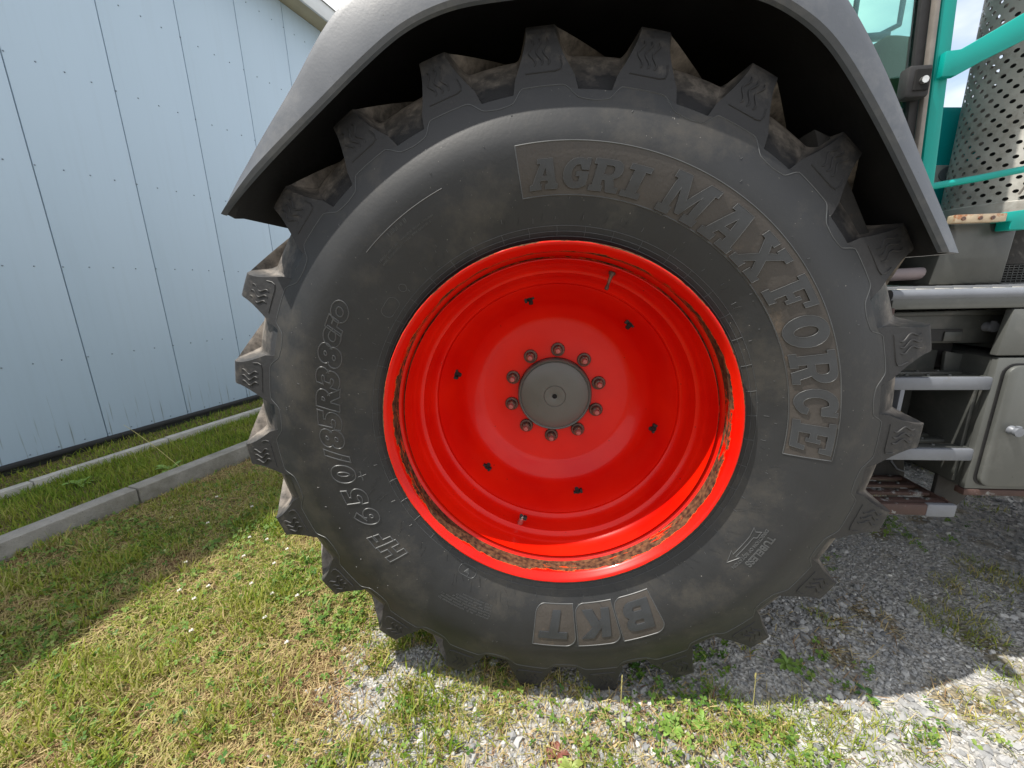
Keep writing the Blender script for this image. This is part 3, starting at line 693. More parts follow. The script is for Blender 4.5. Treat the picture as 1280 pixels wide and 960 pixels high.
# --- rim
def rim():
    prof = [(.440, .200, 0), (.478, .105, 0), (.486, .100, 0), (.4955, .085, .0), (.4990, .062, .1), (.5030, .046, .40), (.5065, .038, .47), (.5080, .0335, .68), (.5068, .0290, .66), (.5050, .0272, .52), (.5030, .0270, .34), (.5010, .0275, .0), (.4960, .0330, .02), (.4930, .0385, -.05), (.4885, .0440, .05), (.4855, .0490, .36), (.4835, .0540, .50), (.4822, .0610, .58), (.4835, .074, .54), (.4850, .092, .52), (.4840, .108, .62), (.4720, .1160, .60), (.4680, .1120, .40), (.4672, .103, .10), (.4655, .1030, 0), (.4640, .1100, -.05), (.4600, .1350, -.05), (.4575, .150, -.02), (.4530, .1600, -.05), (.4500, .1640, -.05), (.4480, .1750, -.05), (.4400, .1860, -.05), (.4330, .1900, -.05), (.4280, .2100, -.05), (.4230, .2350, -.05), (.4130, .2500, -.05), (.4060, .2560, 0), (.4035, .2550, .05), (.4020, .2585, 0), (.4000, .2560, .0), (.3980, .2590, -.05), (.3900, .2720, -.05), (.3700, .3120, -.08), (.3500, .3530, -.08), (.3380, .3740, -.08), (.3250, .3880, -.08), (.3050, .4030, -.08), (.2880, .4170, -.08), (.2760, .4235, -.08), (.2650, .4255, -.08), (.20, .4255, -.08), (.138, .4255, -.05), (.136, .440, 0), (.05, .441, 0)]  # third value: rust, and between ridge and lip the gap's shade painted brown
    n = 180; V = []; F = []; W = []
    for (r, y, w) in prof:
        for k in range(n):
            a = 2 * PI * k / n; V.append((r * math.sin(a), y, r * math.cos(a)))
            # more wear toward the lower right
            W.append(w * (1.0 if w > 0 else 1) + (.06 * math.cos(a - R(150)) if .1 < w else 0))
    for i in range(len(prof) - 1):
        for k in range(n): F.append((i * n + k, i * n + (k + 1) % n, (i + 1) * n + (k + 1) % n, (i + 1) * n + k))
    me = mesh('wheel_rim', V, F, M_rim, 40)
    a = me.attributes.new('wear_and_shade', 'FLOAT', 'POINT'); a.data.foreach_set('value', np.array(W, np.float32))
    a = me.attributes.new('pol', 'FLOAT_VECTOR', 'POINT'); pv = []
    for (r, y, w) in prof:
        for k in range(n): pv += [math.sin(2 * PI * k / n) * 9 + 5 * y * 8, math.cos(2 * PI * k / n) * 9, r * 160 + y * 60]
    a.data.foreach_set('vector', np.array(pv, np.float32))
    return link('wheel_rim', me, tr, HUB)
rm_ = rim(); rm_['label'] = 'deep red wheel rim with rust chipped edges and ten nuts'
MB().rev([(.497, .10), (.470, .13), (.455, .2), (.44, .3), (.455, .45), (.47, .52), (.497, .56), (.51, .61), (.49, .62), (.46, .54), (.43, .46), (.40, .3), (.40, .26)], 96).build('rim_barrel', M_rim, rm_, 50, HUB)
hc = MB().rev([(.1365, .425), (.1365, .400), (.1345, .394), (.131, .391), (.128, .393), (.126, .395), (.1235, .391), (.119, .389), (.09, .3835), (.06, .3805), (.041, .3795), (.039, .3812), (.0375, .3795), (.012, .3785), (.0085, .380), (.0075, .388), (.0001, .388)], 96).build('hub_cap', M_hub, rm_, 30, HUB)
MB().rev([(.0088, .3778), (.0060, .3772), (.0058, .3800), (.0001, .3800)], 20).build('centre_hole', M_hole, hc, 30, HUB)
nt_ = MB().rev([(.0255, .4250), (.0255, .4195), (.0235, .4165), (.0175, .4160)], 24)
nt_.rev([(.0182, .4164), (.0180, .3980), (.0150, .3945), (.0100, .3940)], 6)
nme = mesh('wheel_nut', nt_.v, nt_.f, M_nut, 30)
stm = MB().rev([(.0098, .396), (.0096, .3800), (.0075, .3765), (.0001, .3762)], 14); sme = mesh('stud', stm.v, stm.f, M_stud, 40)
for k in range(10):
    a = .0722 + k * PI / 5; off = Vector((.1675 * math.sin(a), 0, .1675 * math.cos(a)))
    w = link('wheel_nut', nme, rm_, HUB + off, (0, random.uniform(0, 1), 0))
    link('stud', sme, rm_, HUB + off)
# six bracket bolts on the sloping dish
for th in (-13.6, 43.0, -74.4, 106.5, -135.6, 166.4):
    b = MB(); r = .3635; y = .3275
    n_ = Vector((0, -.45, -.89)); n_.normalize()
    loc = Vector((0, y - .001, r)); q = n_.to_track_quat('Z', 'Y').to_matrix().to_4x4()
    bm = bmesh.new(); bmesh.ops.create_cone(bm, cap_ends=True, segments=10, radius1=.0125, radius2=.0115, depth=.007); b.bm(bm, Matrix.Translation(loc) @ q)
    bm = bmesh.new(); bmesh.ops.create_cone(bm, cap_ends=True, segments=6, radius1=.0085, radius2=.008, depth=.022); b.bm(bm, Matrix.Translation(loc + n_ * .008 + Vector((.002, 0, 0))) @ q)
    b.box(-.017, -.009, y - .012, y + .004, r - .010, r + .007, .001); b.box(.008, .016, y - .009, y + .004, r - .004, r + .012, .001)
    b.build('dish_bolt', M_dark, rm_, 30, HUB, (0, R(th), 0))
vb = MB(); vb.tube([(0, .20, .427), (0, .192, .416), (.001, .183, .398)], [.010, .009, .008], 12); vb.box(-.014, .003, .176, .190, .388, .402, .003); vb.tube([(0, .183, .398), (.004, .176, .388)], .0035, 8)
o = vb.build('valve_clamp', M_chrome, rm_, 30, HUB, (0, R(-163.3), 0)); o['label'] = 'chrome and black valve clamp low in the rim'
vb = MB(); vb.box(-.015, -.002, .170, .186, .384, .397, .003); vb.tube([(.004, .19, .40), (.006, .178, .386)], .006, 8); vb.build('valve_cap', M_black, rm_, 30, HUB, (0, R(-163.3), 0))
vs2 = MB(); vs2.rev([(.0105, 0), (.0105, .004), (.006, .009), (.0045, .028), (.0045, .04), (.006, .042), (.006, .05), (.001, .052)], 12, axis='z')
bmv = vs2.v; Mv = Matrix.Translation((0, .150, .4555)) @ Matrix.Rotation(R(168), 4, 'X')
vs2.v = [tuple(Mv @ Vector(v)) for v in bmv]; vs2.build('valve_stem', M_nut, rm_, 40, HUB, (0, R(20.3), 0))
# axle, hub drum and far side wheel
MB().rev([(.001, .43), (.21, .44), (.21, .60), (.14, .66), (.14, 1.88), (.21, 1.94), (.21, 2.1), (.001, 2.11)], 40).build('rear_axle', M_dark, tr, 40, HUB)
ft = link('tyre', tyre.data, tr, HUB + Vector((0, 1.90, 0)), (0, PH, 0)); ft['label'] = 'opposite rear tyre hidden behind the near one'
link('tyre_sidewall', SIDEW.data, ft, HUB + Vector((0, 1.90, 0)), (0, PH + PT / 2, 0))
for k in range(N):
    link('tyre_lug', lug_near, ft, HUB + Vector((0, 1.9, 0)), (0, PH + k * PT, 0)); link('tyre_lug', lug_far, ft, HUB + Vector((0, 1.9, 0)), (0, PH + (k + .5) * PT, 0))
MB().rev([(.51, .05), (.47, .12), (.44, .3), (.30, .33), (.05, .33)], 64).build('wheel_rim', M_rim, tr, 40, HUB + Vector((0, 1.9, 0)))

# --- fender: sweep with an outer side panel, bevelled lip and deep shell
inn = [(-.828, 1.556), (-.800, 1.583), (-.696, 1.668), (-.542, 1.776), (-.470, 1.828), (-.398, 1.876), (-.345, 1.908), (-.286, 1.932), (-.225, 1.946), (-.164, 1.953), (.0, 1.957), (.15, 1.954), (.30, 1.942), (.395, 1.922), (.445, 1.900), (.497, 1.869), (.545, 1.830), (.600, 1.765), (.661, 1.683), (.715, 1.605), (.769, 1.524), (.806, 1.468), (.839, 1.417)]
out = [(-.836, 1.566), (-.818, 1.600), (-.738, 1.705), (-.615, 1.832), (-.560, 1.905), (-.505, 1.962), (-.455, 1.998), (-.39, 2.035), (-.30, 2.062), (-.20, 2.074), (.0, 2.080), (.16, 2.078), (.33, 2.065), (.440, 2.030), (.515, 1.982), (.572, 1.925), (.617, 1.868), (.670, 1.792), (.724, 1.703), (.774, 1.617), (.825, 1.530), (.861, 1.472), (.893, 1.414)]
def smooth_path(P, sub=4):
    o = []
    for i in range(len(P) - 1):
        p0, p1, p2, p3 = [Vector(P[max(0, min(len(P) - 1, j))]) for j in (i - 1, i, i + 1, i + 2)]
        for k in range(sub):
            t = k / sub; o.append(tuple(.5 * ((2 * p1) + (p2 - p0) * t + (2 * p0 - 5 * p1 + 4 * p2 - p3) * t * t + (3 * p1 - p0 - 3 * p2 + p3) * t ** 3)))
    return o + [P[-1]]
def relax(P, it=2):
    for _ in range(it): P = [P[0]] + [tuple((Vector(P[i - 1]) + 2 * Vector(P[i]) + Vector(P[i + 1])) / 4) for i in range(1, len(P) - 1)] + [P[-1]]
    return P
FS = 1.03
inn = [(CAM_POS.x + (x - CAM_POS.x) * FS, CAM_POS.z + (z - CAM_POS.z) * FS) for x, z in relax(smooth_path(inn), 8)]
out = [(CAM_POS.x + (x - CAM_POS.x) * FS, CAM_POS.z + (z - CAM_POS.z) * FS) for x, z in relax(smooth_path(out), 8)]
def fender():
    V = []; F = []; n = len(inn)
    for i, (a, b) in enumerate(zip(inn, out)):
        a = Vector((a[0], 0, a[1])); b = Vector((b[0], 0, b[1])); d = b - a; L_ = d.length; dn = d / L_
        e = min(1, L_ / .05)
        pr = [(.0, -.034), (.003 * e, -.043), (.012 * e, -.050), (L_ - .030 * e, -.044), (L_ - .010 * e, -.034), (L_ - .0, -.012), (L_ + .003, .03), (L_ + .006, .35), (L_ + .006, .72), (L_ - .010, .72), (L_ - .010, .03), (L_ - .018, -.010), (L_ * .5, -.030), (.014 * e, -.038), (.006 * e, -.030)]
        for (q, y) in pr: V.append(a + dn * q + Vector((0, y + .03, 0)))
    m = len(pr)
    for i in range(n - 1):
        for j in range(m): F.append((i * m + j, (i + 1) * m + j, (i + 1) * m + (j + 1) % m, i * m + (j + 1) % m))
    F.append(tuple(range(m))); F.append(tuple((n - 1) * m + j for j in range(m))[::-1])
    me = mesh('rear_fender', V, F, M_fend, 28)
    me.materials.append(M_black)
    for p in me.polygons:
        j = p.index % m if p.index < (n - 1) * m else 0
        if p.index < (n - 1) * m and j in (8, 9, 10, 11, 12, 13, 14): p.material_index = 1  # underside faces coloured black to stand for the shade in the arch
    return link('rear_fender', me, tr)
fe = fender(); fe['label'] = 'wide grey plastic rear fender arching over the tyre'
MB().prism([(x, z - .004) for x, z in out[::4]] + [(.9, 1.15), (.55, .98), (-.3, .98), (-.75, 1.25)], .715, .735).build('fender_inner_wall', M_black, fe, None)  # black colour stands for the deep shade inside the arch
MB().prism([(.62, 1.72), (.66, 1.70), (.83, 1.40), (.80, 1.34), (.73, 1.42)], .10, .70, .004).build('fender_front_flap', M_dark, fe, 30)
lk = MB(); lk.box(.79, .84, .12, .16, 1.33, 1.41, .004); lk.tube([(.82, .14, 1.40), (.84, .18, 1.36), (.86, .3, 1.34)], .012, 8); lk.build('fender_stay', M_dark, fe, 30)

# --- chassis and lower body
ch = MB(); ch.box(-.5, 3.1, .98, 1.56, .55, 1.05, .03); ch.box(-.45, .5, .85, 1.7, .65, 1.25, .04); ch.build('chassis', M_dark, tr, 30)
cabf = MB(); cabf.box(-.55, .86, .735, 1.85, 1.10, 1.60, .02); cabf.box(.80, 1.12, .60, 1.95, 1.15, 1.36, .02); cabf.build('cab_floor', M_slate, tr, 30)

# --- platform, toolbox and steps
YF = .20
pf = MB(); pf.box(.945, 2.3, YF + .012, .62, 1.300, 1.3305, .004); pf.build('platform', M_plat, tr, 30)
gr_ = MB()
for k in range(26):
    x = .97 + k * .05; gr_.box(x, x + .008, YF + .03, .60, 1.3305, 1.3345)
gr_.build('platform_ribs', M_step, tr, None)
MB().tube([(.945, YF + .012, 1.3145), (2.3, YF + .012, 1.3145)], .0165, 14).build('platform_edge', M_step, tr, 60)
MB().box(.95, 2.3, YF, YF + .03, 1.275, 1.312, .004).build('platform_lip', M_metal, tr, 30)
MB().box(.955, .966, YF + .01, .60, .78, 1.29, .002).build('side_plate', M_slate, tr, 30)
edge = MB(); edge.box(.947, .960, YF - .002, YF + .012, .80, 1.28, .003); edge.build('side_plate_edge', M_rusty, tr, 30)
tk = MB(); tk.prism([(1.268, 1.272), (2.2, 1.272), (2.2, 1.140), (1.254, 1.140)], YF, YF + .022, .004); tk.box(1.372, 2.2, YF + .022, .62, 1.14, 1.272); tk.build('tank_panel', M_metal, tr, 30)
tb = MB(); tb.prism([(1.262, 1.134), (2.2, 1.134), (2.2, .722), (1.262, .722)], YF, YF + .02, .004); tank = tb.build('tank_body', M_metal, tr, 30)
MB().box(1.2645, 2.2, YF + .02, .62, .722, 1.132, .004).build('tank_side', M_slate, tank, 30)
MB().box(1.262, 2.2, YF - .002, YF + .03, .700, .7205, .003).build('tank_bottom_strip', M_rusty, tank, 30)
def rrect(x0, x1, z0, z1, r, n=5):
    p = []
    for cx, cz, a in ((x0 + r, z0 + r, 180), (x1 - r, z0 + r, 270), (x1 - r, z1 - r, 0), (x0 + r, z1 - r, 90)):
        p += [(cx + r * math.cos(R(a + 90 * i / n)), cz + r * math.sin(R(a + 90 * i / n))) for i in range(n + 1)]
    return p
MB().prism(rrect(1.278, 1.82, .735, 1.118, .032), YF - .0025, YF + .004).build('door_gasket', M_black, tank, None)
dr = MB().prism(rrect(1.283, 1.815, .740, 1.113, .028), YF - .016, YF - .003, .004).build('storage_door', M_metal, tank, 40)
def knob(x, y, z, par, s=1.0, dx=.0):
    b = MB(); b.rev([(.017 * s, .0), (.0165 * s, -.006), (.013 * s, -.010), (.012 * s, -.014), (.0165 * s, -.015), (.0175 * s, -.019), (.0165 * s, -.024), (.0001, -.0245)], 20)
    b.box(-.006 * s, .006 * s, -.0235, -.012, .012 * s, .022 * s, .002)
    return b.build('round_latch', M_step, par, 40, (x, y, z))
knob(1.328, YF - .016, .922, dr, .8)
dw = MB(); dw.box(.985, 1.34, .285, .30, 1.165, 1.262, .004); dw.prism([(1.0, 1.262), (1.34, 1.266), (1.34, 1.250), (1.0, 1.250)], .272, .286, .003); dwo = dw.build('toolbox_drawer', M_slate, tr, 30)
MB().box(1.115, 1.225, .279, .2845, 1.172, 1.208, .001).build('drawer_recess', M_black, dwo, None)
MB().box(1.172, 1.222, .274, .2785, 1.172, 1.202, .003).build('drawer_catch', M_slate, dwo, 30)
knob(1.292, .285, 1.214, dwo, .85)
MB().box(.97, 1.262, .34, .60, 1.08, 1.262).build('toolbox_recess', M_black, tr, None)
pl_ = MB(); pl_.prism([(1.0, 1.145), (1.215, 1.138), (1.215, 1.065), (1.0, 1.065)], .33, .345, .003); pl_.build('bracket_plate', M_slate, tr, 30)
pl_ = MB(); pl_.prism([(1.215, 1.137), (1.332, 1.115), (1.334, 1.045), (1.220, 1.070)], .305, .318, .003); plo = pl_.build('marked_plate', M_slate, tr, 30)
MB().tube([(1.302, .303, 1.062), (1.302, .296, 1.062)], .008, 8).build('plate_bolt', M_chrome, plo, 30)
# stairwell back and right plates
MB().prism([(.966, 1.06), (1.262, 1.06), (1.262, .735), (1.10, .735), (.966, .80)], .43, .44).build('stairwell_back', M_slate, tr, None)
MB().box(1.250, 1.2605, YF + .03, .43, .735, 1.06, .002).build('stairwell_side', M_slate, tr, 30)
MB().box(1.13, 1.136, .425, .4295, .80, 1.05).build('back_seam', M_step, tr, None)
low = MB(); low.prism([(1.262, .73), (1.262, .62), (1.275, .60), (1.32, .59), (1.36, .64), (1.40, .73)], .285, .30, .003); low.prism([(1.12, .80), (1.24, .80), (1.27, .66), (1.262, .57), (1.235, .57), (1.15, .68)], .41, .42, .002)
lo_ = low.build('step_hanger', M_dark, tr, 30)
for x, z, y in ((1.165, .765, .405), (1.288, .638, .28)): MB().tube([(x, y + .006, z), (x, y - .008, z)], .009, 7).build('hanger_bolt', M_nut, lo_, 30)
MB().tube([(1.195, .404, .775), (1.21, .404, .755), (1.21, .404, .72), (1.235, .404, .69), (1.262, .404, .68)], .003, 5).build('hanger_cable', M_step, lo_, 60)
lp = MB(); lp.box(1.005, 1.08, .40, .425, .935, .952, .004); lp.build('slot_bar', M_step, tr, 30)
MB().box(1.022, 1.034, YF + .002, .40, .84, 1.04, .001).build('step_post', M_step, tr, 30)
MB().box(1.0235, 1.0335, YF - .001, YF + .0015, .915, .972).build('yellow_sticker', M_yel, tr, None)
def step_(z, x0, x1, name='step_tread', mats=None, y0=YF, dep=.22, lab=None):
    b = MB(); b.box(x0, x1, y0, y0 + .018, z - .040, z, .007); sob = b.build(name, (mats or M_step), tr, 40)
    if lab: sob['label'] = lab
    g = MB(); n = 4
    for i in range(n):
        ya = y0 + .026 + i * dep / n; g.box(x0 + .006, x1 - .01, ya, ya + .030, z - .014, z - .003 + (.002 if i % 2 else 0), .003)
    g.box(x0, x0 + .008, y0 + .016, y0 + dep, z - .03, z - .002, .002); g.box(x1 - .010, x1, y0 + .016, y0 + dep, z - .03, z - .001, .002)
    g.build('tread_slats', M_slate if mats is None else mats, sob, 30)
    t = MB()
    for i in range(n):
        ya = y0 + .026 + i * dep / n
        for k in range(int((x1 - x0) / .06)):
            x = x0 + .03 + k * .06 + (i % 2) * .015; t.rev([(.0065, 0), (.0045, .005), (.0025, .005)], 8, (x, ya + .015, z - .003), 'z')
    t.build('tread_studs', M_slate, sob, 40, kind='stuff')
    return sob
step_(1.077, .97, 1.266, lab='top step with bright rounded front bar')
step_(.853, .97, 1.266, lab='middle step below the stairwell')
step_(.670 - .006, .93, 1.258, mats=M_rusty, lab='lowest step with red primer showing on the front bar')
MB().box(1.17, 1.256, YF - .002, YF + .0165, .622, .6655, .005).build('step_end_cover', M_step, tr, 30)
# things above the platform
bx = MB(); bx.prism([(1.245, 1.336), (1.275, 1.53), (1.475, 1.53), (1.468, 1.336)], .45, .80, .008); bx.build('battery_cover', M_boxm, tr, 40)
MB().tube([(1.18, .55, 1.372), (1.25, .50, 1.375), (1.30, .47, 1.375)], .021, 12).build('hose_stub', M_pipe, tr, 60)
MB().box(1.0, 1.30, .62, .75, 1.336, 1.60, .01).build('cab_step_board', M_dark, tr, 30)
bk = MB(); bk.box(1.24, 1.385, .40, .43, 1.525, 1.549, .002); bko = bk.build('shield_bracket', M_brack, tr, 30)
for x in (1.262, 1.31, 1.345): MB().tube([(x, .402, 1.537), (x, .397, 1.537)], .006, 8).build('bracket_bolt', M_nut, bko, 30)
MB().prism([(1.385, 1.552), (1.46, 1.56), (1.46, 1.50), (1.405, 1.50), (1.405, 1.525), (1.385, 1.525)], .405, .45, .003).build('teal_bracket', M_teal, tr, 30)
# perforated exhaust heat shield
def shield(cx, cy, rad, z0, z1):
    V = []; F = []; nc = 30; dz = .0215; nrw = int((z1 - z0) / dz)
    for i in range(nrw):
        for k in range(nc):
            a0 = 2 * PI * (k + (i % 2) * .5) / nc; da = 2 * PI / nc; base = len(V)
            for q in range(8):   # outer square ring
                s = [(-1, -1), (0, -1), (1, -1), (1, 0), (1, 1), (0, 1), (-1, 1), (-1, 0)][q]
                a = a0 + da * (.5 + s[0] * .5); z = z0 + dz * (i + .5 + s[1] * .5); V.append((cx + rad * math.cos(a), cy + rad * math.sin(a), z))
            for q in range(8):
                g_ = R(-135 + 45 * q); a = a0 + da * .5 + 0.0074 * math.cos(g_) / rad; z = z0 + dz * (i + .5) + .0060 * math.sin(g_); V.append((cx + rad * math.cos(a), cy + rad * math.sin(a), z))
            for q in range(8): F.append((base + q, base + (q + 1) % 8, base + 8 + (q + 1) % 8, base + 8 + q))
    return mesh('exhaust_shield', V, F, M_shield, 60)
sh = link('exhaust_shield', shield(1.635, .66, .175, 1.600, 2.70), tr); sh['label'] = 'perforated steel heat shield round the exhaust'
s2 = MB(); s2.rev([(.180, 1.545), (.182, 1.550), (.182, 1.600), (.176, 1.603)], 60, (1.635, .66, 0), 'z'); s2.build('shield_base_ring', M_shield, sh, 40)
MB().rev([(.10, 1.40), (.10, 3.1), (.085, 3.12)], 40, (1.635, .66, 0), 'z').build('exhaust_pipe', M_dark, tr, 40)
MB().tube([(1.520, .52, 1.62), (1.523, .50, 1.66), (1.52, .505, 1.70), (1.53, .50, 1.76)], .0035, 6).build('shield_wire', M_seal, sh, 60)

# --- hood, grille, lettering strip
def hood():
    b = MB(); b.prism([(1.30, 2.022), (3.4, 1.90), (3.4, 1.2), (3.3, 1.0), (1.85, 1.30), (1.80, 1.42), (1.30, 1.42)], .85, 1.65, .03); return b.build('hood', M_teal2, tr, 40)
hd = hood()
MB().prism([(1.32, 1.796), (2.6, 1.770), (2.6, 1.690), (1.32, 1.728)], .842, .852, .001).build('hood_strip', M_strip, hd, None)
cme = curve_mesh([arc(0, 0, .050, .032, 0, 345, 22), arc(0, 0, .026, .017, 0, 345, 16)], .002)
cme.materials.clear(); cme.materials.append(M_letdk); cme.transform(Matrix.Rotation(PI / 2, 4, 'X')); link('hood_letter', cme, hd, (1.575, .838, 1.757))
gm = MB(); gm.box(1.70, 2.3, .77, .79, 1.26, 1.412, .004)
gm.build('grille_backing', M_hole, tr, None)
g2 = MB()
for i in range(15): g2.box(1.70, 2.3, .764, .770, 1.275 + i * .0095, 1.2785 + i * .0095)
for i in range(34): g2.box(1.70 + i * .018, 1.703 + i * .018, .7635, .7645, 1.27, 1.415)
g2.build('grille_mesh', M_slate, tr, None)
MB().box(1.45, 2.3, .755, .86, 1.415, 1.432, .006).build('grille_trim', M_teal2, tr, 30)

# --- cab: pillars, glass, roof, seat
YC = .42
def bar(name, p0, p1, w, m, par=tr, y=YC, dy=.05, bev=.008):
    b = MB(); a = Vector((p0[0], 0, p0[1])); c = Vector((p1[0], 0, p1[1])); d = (c - a).normalized(); n = Vector((d.z, 0, -d.x)) * w / 2
    b.prism([((a - n).x, (a - n).z), ((a + n).x, (a + n).z), ((c + n).x, (c + n).z), ((c - n).x, (c - n).z)], y, y + dy, bev); return b.build(name, m, par, 30)
bar('cab_pillar', (1.159, 1.55), (1.056, 2.85), .043, M_teal, y=.415, dy=.07)
bar('window_seal', (1.120, 1.55), (1.026, 2.85), .014, M_seal, y=.409, dy=.02, bev=.004)
bar('window_edge', (1.099, 1.55), (1.006, 2.85), .026, M_black, y=.424, dy=.03, bev=.003)
bar('cab_pillar', (-.46, 2.12), (-.50, 2.85), .07, M_teal, y=.415, dy=.07)
bar('cab_pillar', (.18, 2.12), (.18, 2.85), .05, M_teal, y=.415, dy=.05)
for x in (-.5, 1.15): MB().box(x - .03, x + .03, 2.05, 2.11, 1.5, 2.85, .008).build('cab_pillar', M_teal, tr, 30)
MB().box(-.6, 1.2, .38, 2.14, 2.85, 3.02, .04).build('cab_roof', M_teal, tr, 30)
MB().prism([(-.47, 2.12), (.45, 2.12), (.72, 1.90), (.97, 1.56), (1.10, 1.60), (1.010, 2.85), (-.48, 2.85)], .436, .441).build('side_window', M_glass, tr, None)
MB().prism([(-.45, 1.60), (1.10, 1.60), (1.10, 2.85), (-.48, 2.85)], 2.075, 2.080).build('side_window', M_glass, tr, None)
se = MB()
bm = bmesh.new(); bmesh.ops.create_cube(bm, size=1)
bmesh.ops.bevel(bm, geom=list(bm.edges), offset=.22, segments=4, affect='EDGES', profile=.6)
se.bm(bm, Matrix.Translation((1.44, 1.15, 2.10)) @ Matrix.Rotation(R(10), 4, 'Y') @ Matrix.Diagonal((.28, .42, .42, 1)))
se.v = [(v[0] - .02, v[1], v[2]) for v in se.v]
se.build('dashboard_cowl', M_seat, tr, 50)
MB().prism([(1.05, 1.60), (1.60, 1.60), (1.52, 1.93), (1.30, 1.93), (1.18, 1.86)], .95, 1.5, .02).build('dashboard', M_slate, tr, 30)
bar('dash_edge', (1.20, 1.86), (1.40, 2.02), .012, M_seal, y=.9, dy=.02, bev=.002)
hb = MB(); hb.box(1.018, 1.082, .385, .425, 1.875, 1.958, .008); hbo = hb.build('door_latch', M_black, tr, 30)
MB().box(1.034, 1.074, .380, .386, 1.890, 1.945, .002).build('latch_plate', M_hole, hbo, None)
MB().tube([(1.054, .381, 1.914), (1.054, .370, 1.914)], .0095, 10).build('latch_button', M_chrome, hbo, 30)
# grab rail: flat teal bar rising to the front and thin rod
b = MB(); b.prism([(1.112, 1.925), (1.112, 1.990), (1.150, 1.992), (1.207, 2.022), (1.36, 2.105), (1.75, 2.30), (1.77, 2.26), (1.38, 2.035), (1.215, 1.960), (1.150, 1.926)], .392, .412, .003); b.build('grab_rail', M_teal, tr, 30)
MB().tube([(1.15, .45, 1.637), (1.32, .45, 1.660), (1.60, .45, 1.706)], .0105, 12).build('thin_rail', M_teal, tr, 60)
# mirror arm seen through the glass
mi = MB(); mi.tube([(1.40, 1.30, 2.62), (1.40, 1.30, 2.45), (1.43, 1.30, 2.425), (1.60, 1.30, 2.50), (1.60, 1.30, 2.62)], .012, 8); mi.box(1.42, 1.56, 1.28, 1.31, 2.44, 2.47, .006); mi.build('wiper_arm', M_mirror, tr, 40)
# front axle, wheels and rear end so the tractor stands whole
for y in (.28, 1.82):
    w = MB().rev([(.33, .05), (.35, .02), (.50, .0), (.62, .03), (.68, .08), (.69, .12), (.69, .36), (.66, .42), (.50, .46), (.33, .43)], 48).build('front_tyre', M_rubber, tr, 40, (2.85, y - .0, .68))
    MB().rev([(.345, .04), (.32, .10), (.30, .2), (.1, .22), (.1, .12), (.001, .11)], 40).build('front_rim', M_rim, w, 40, (2.85, y, .68))
MB().tube([(2.85, .5, .68), (2.85, 2.0, .68)], .09, 14).build('front_axle', M_dark, tr, 40)

# overhead line beyond the tractor
wire = MB().tube([(2.0 + t * 40 - 20, 30, 18.6 + t * 1.6 - 1.0 * 4 * t * (1 - t)) for t in [i / 20 for i in range(21)]], .03, 5).build('overhead_wire', M_dark, None, 60)
tag(wire, 'thin dark overhead wire crossing the bright sky behind the exhaust shield', 'wire')

# ------------------------------------------------------------------ ground cover
M_grass = attr_ramp_mat('grass_blades', 'tint', [(0, (.06, .12, .010)), (.22, (.16, .26, .022)), (.42, (.30, .32, .045)), (.56, (.38, .35, .13)), (.75, (.56, .45, .22)), (.88, (.42, .28, .15)), (1, (.20, .11, .06))], .6, .35)
M_leafs = attr_ramp_mat('clover_leaves', 'tint', [(0, (.05, .13, .02)), (.5, (.13, .23, .035)), (.85, (.26, .32, .07)), (1, (.36, .40, .20))], .55, .3)
M_stone = attr_ramp_mat('gravel_stones', 'tint', [(0, (.17, .175, .18)), (.5, (.33, .33, .325)), (.85, (.48, .47, .45)), (1, (.62, .61, .57))], .9, 0, .25, .6, 90)
def visible_cull(x, y):
    """keep ground near the view: distance fall-off"""
    return np.hypot(x - CAM_POS.x, y - CAM_POS.y)
def blades(n_try, x0, x1, y0, y1, dens, hmin, hmax, wid, name, tintf, lean=.9, seed=1):
    g = np.random.default_rng(seed); x = g.uniform(x0, x1, n_try); y = g.uniform(y0, y1, n_try)
    keep = g.random(n_try) < dens(x, y); x = x[keep]; y = y[keep]; n = len(x)
    z = hgt(x, y); h = g.uniform(hmin, hmax, n) * (.6 + .8 * fnoise(x, y, 5, 77)); az = g.uniform(0, 2 * PI, n); w = wid * g.uniform(.6, 1.3, n)
    ln = g.uniform(.15, lean, n) * h; fa = az + g.normal(0, .5, n)
    dx, dy = np.cos(fa), np.sin(fa); px, py = -np.sin(az), np.cos(az)
    pts = []
    for t, ww in ((0, 1.0), (.5, .8), (1.0, .12)):
        cx = x + dx * ln * t ** 1.8; cy = y + dy * ln * t ** 1.8; cz = z + h * (t - .35 * (ln / h) * t * t) - .004
        pts.append(np.stack([cx - px * w * ww / 2, cy - py * w * ww / 2, cz], 1)); pts.append(np.stack([cx + px * w * ww / 2, cy + py * w * ww / 2, cz], 1))
    V = np.stack(pts, 1).reshape(-1, 3); b = np.arange(n)[:, None] * 6
    F = np.concatenate([b + np.array([0, 1, 3, 2]), b + np.array([2, 3, 5, 4])], 0)
    t = np.clip(tintf(x, y, g, n), 0, 1)
    o = link(name, fast_mesh(name, V, F, M_grass, np.repeat(t, 6), True), kind='stuff'); return o
def not_under(x, y):   # keep cover off the tyre's footprint
    return ~((np.abs(x) < .22) & (y > .13) & (y < .6))
def d_lawn(x, y):
    k = kerb_off(x, y); d = visible_cull(x, y)
    ok = (k > .12) & not_under(x, y) & (y < 3.2)
    gg = grassiness(x, y)
    return ok * np.where(x < -.35, gg, gg * .55) * np.clip(1.9 / (d + .25), .15, 1) * np.clip(.35 + 1.3 * fnoise(x, y, 9, 41), 0, 1)
def dryness(x, y):
    return fnoise(x, y, 3.2, 51)
def t_lawn(x, y, g, n):
    d = dryness(x, y); base = .10 + d * .92
    far = np.clip((kerb_off(x, y)) * .5, 0, 1)
    return base - .05 + g.normal(0, .13, n) + np.where(g.random(n) < .16, .3, 0)
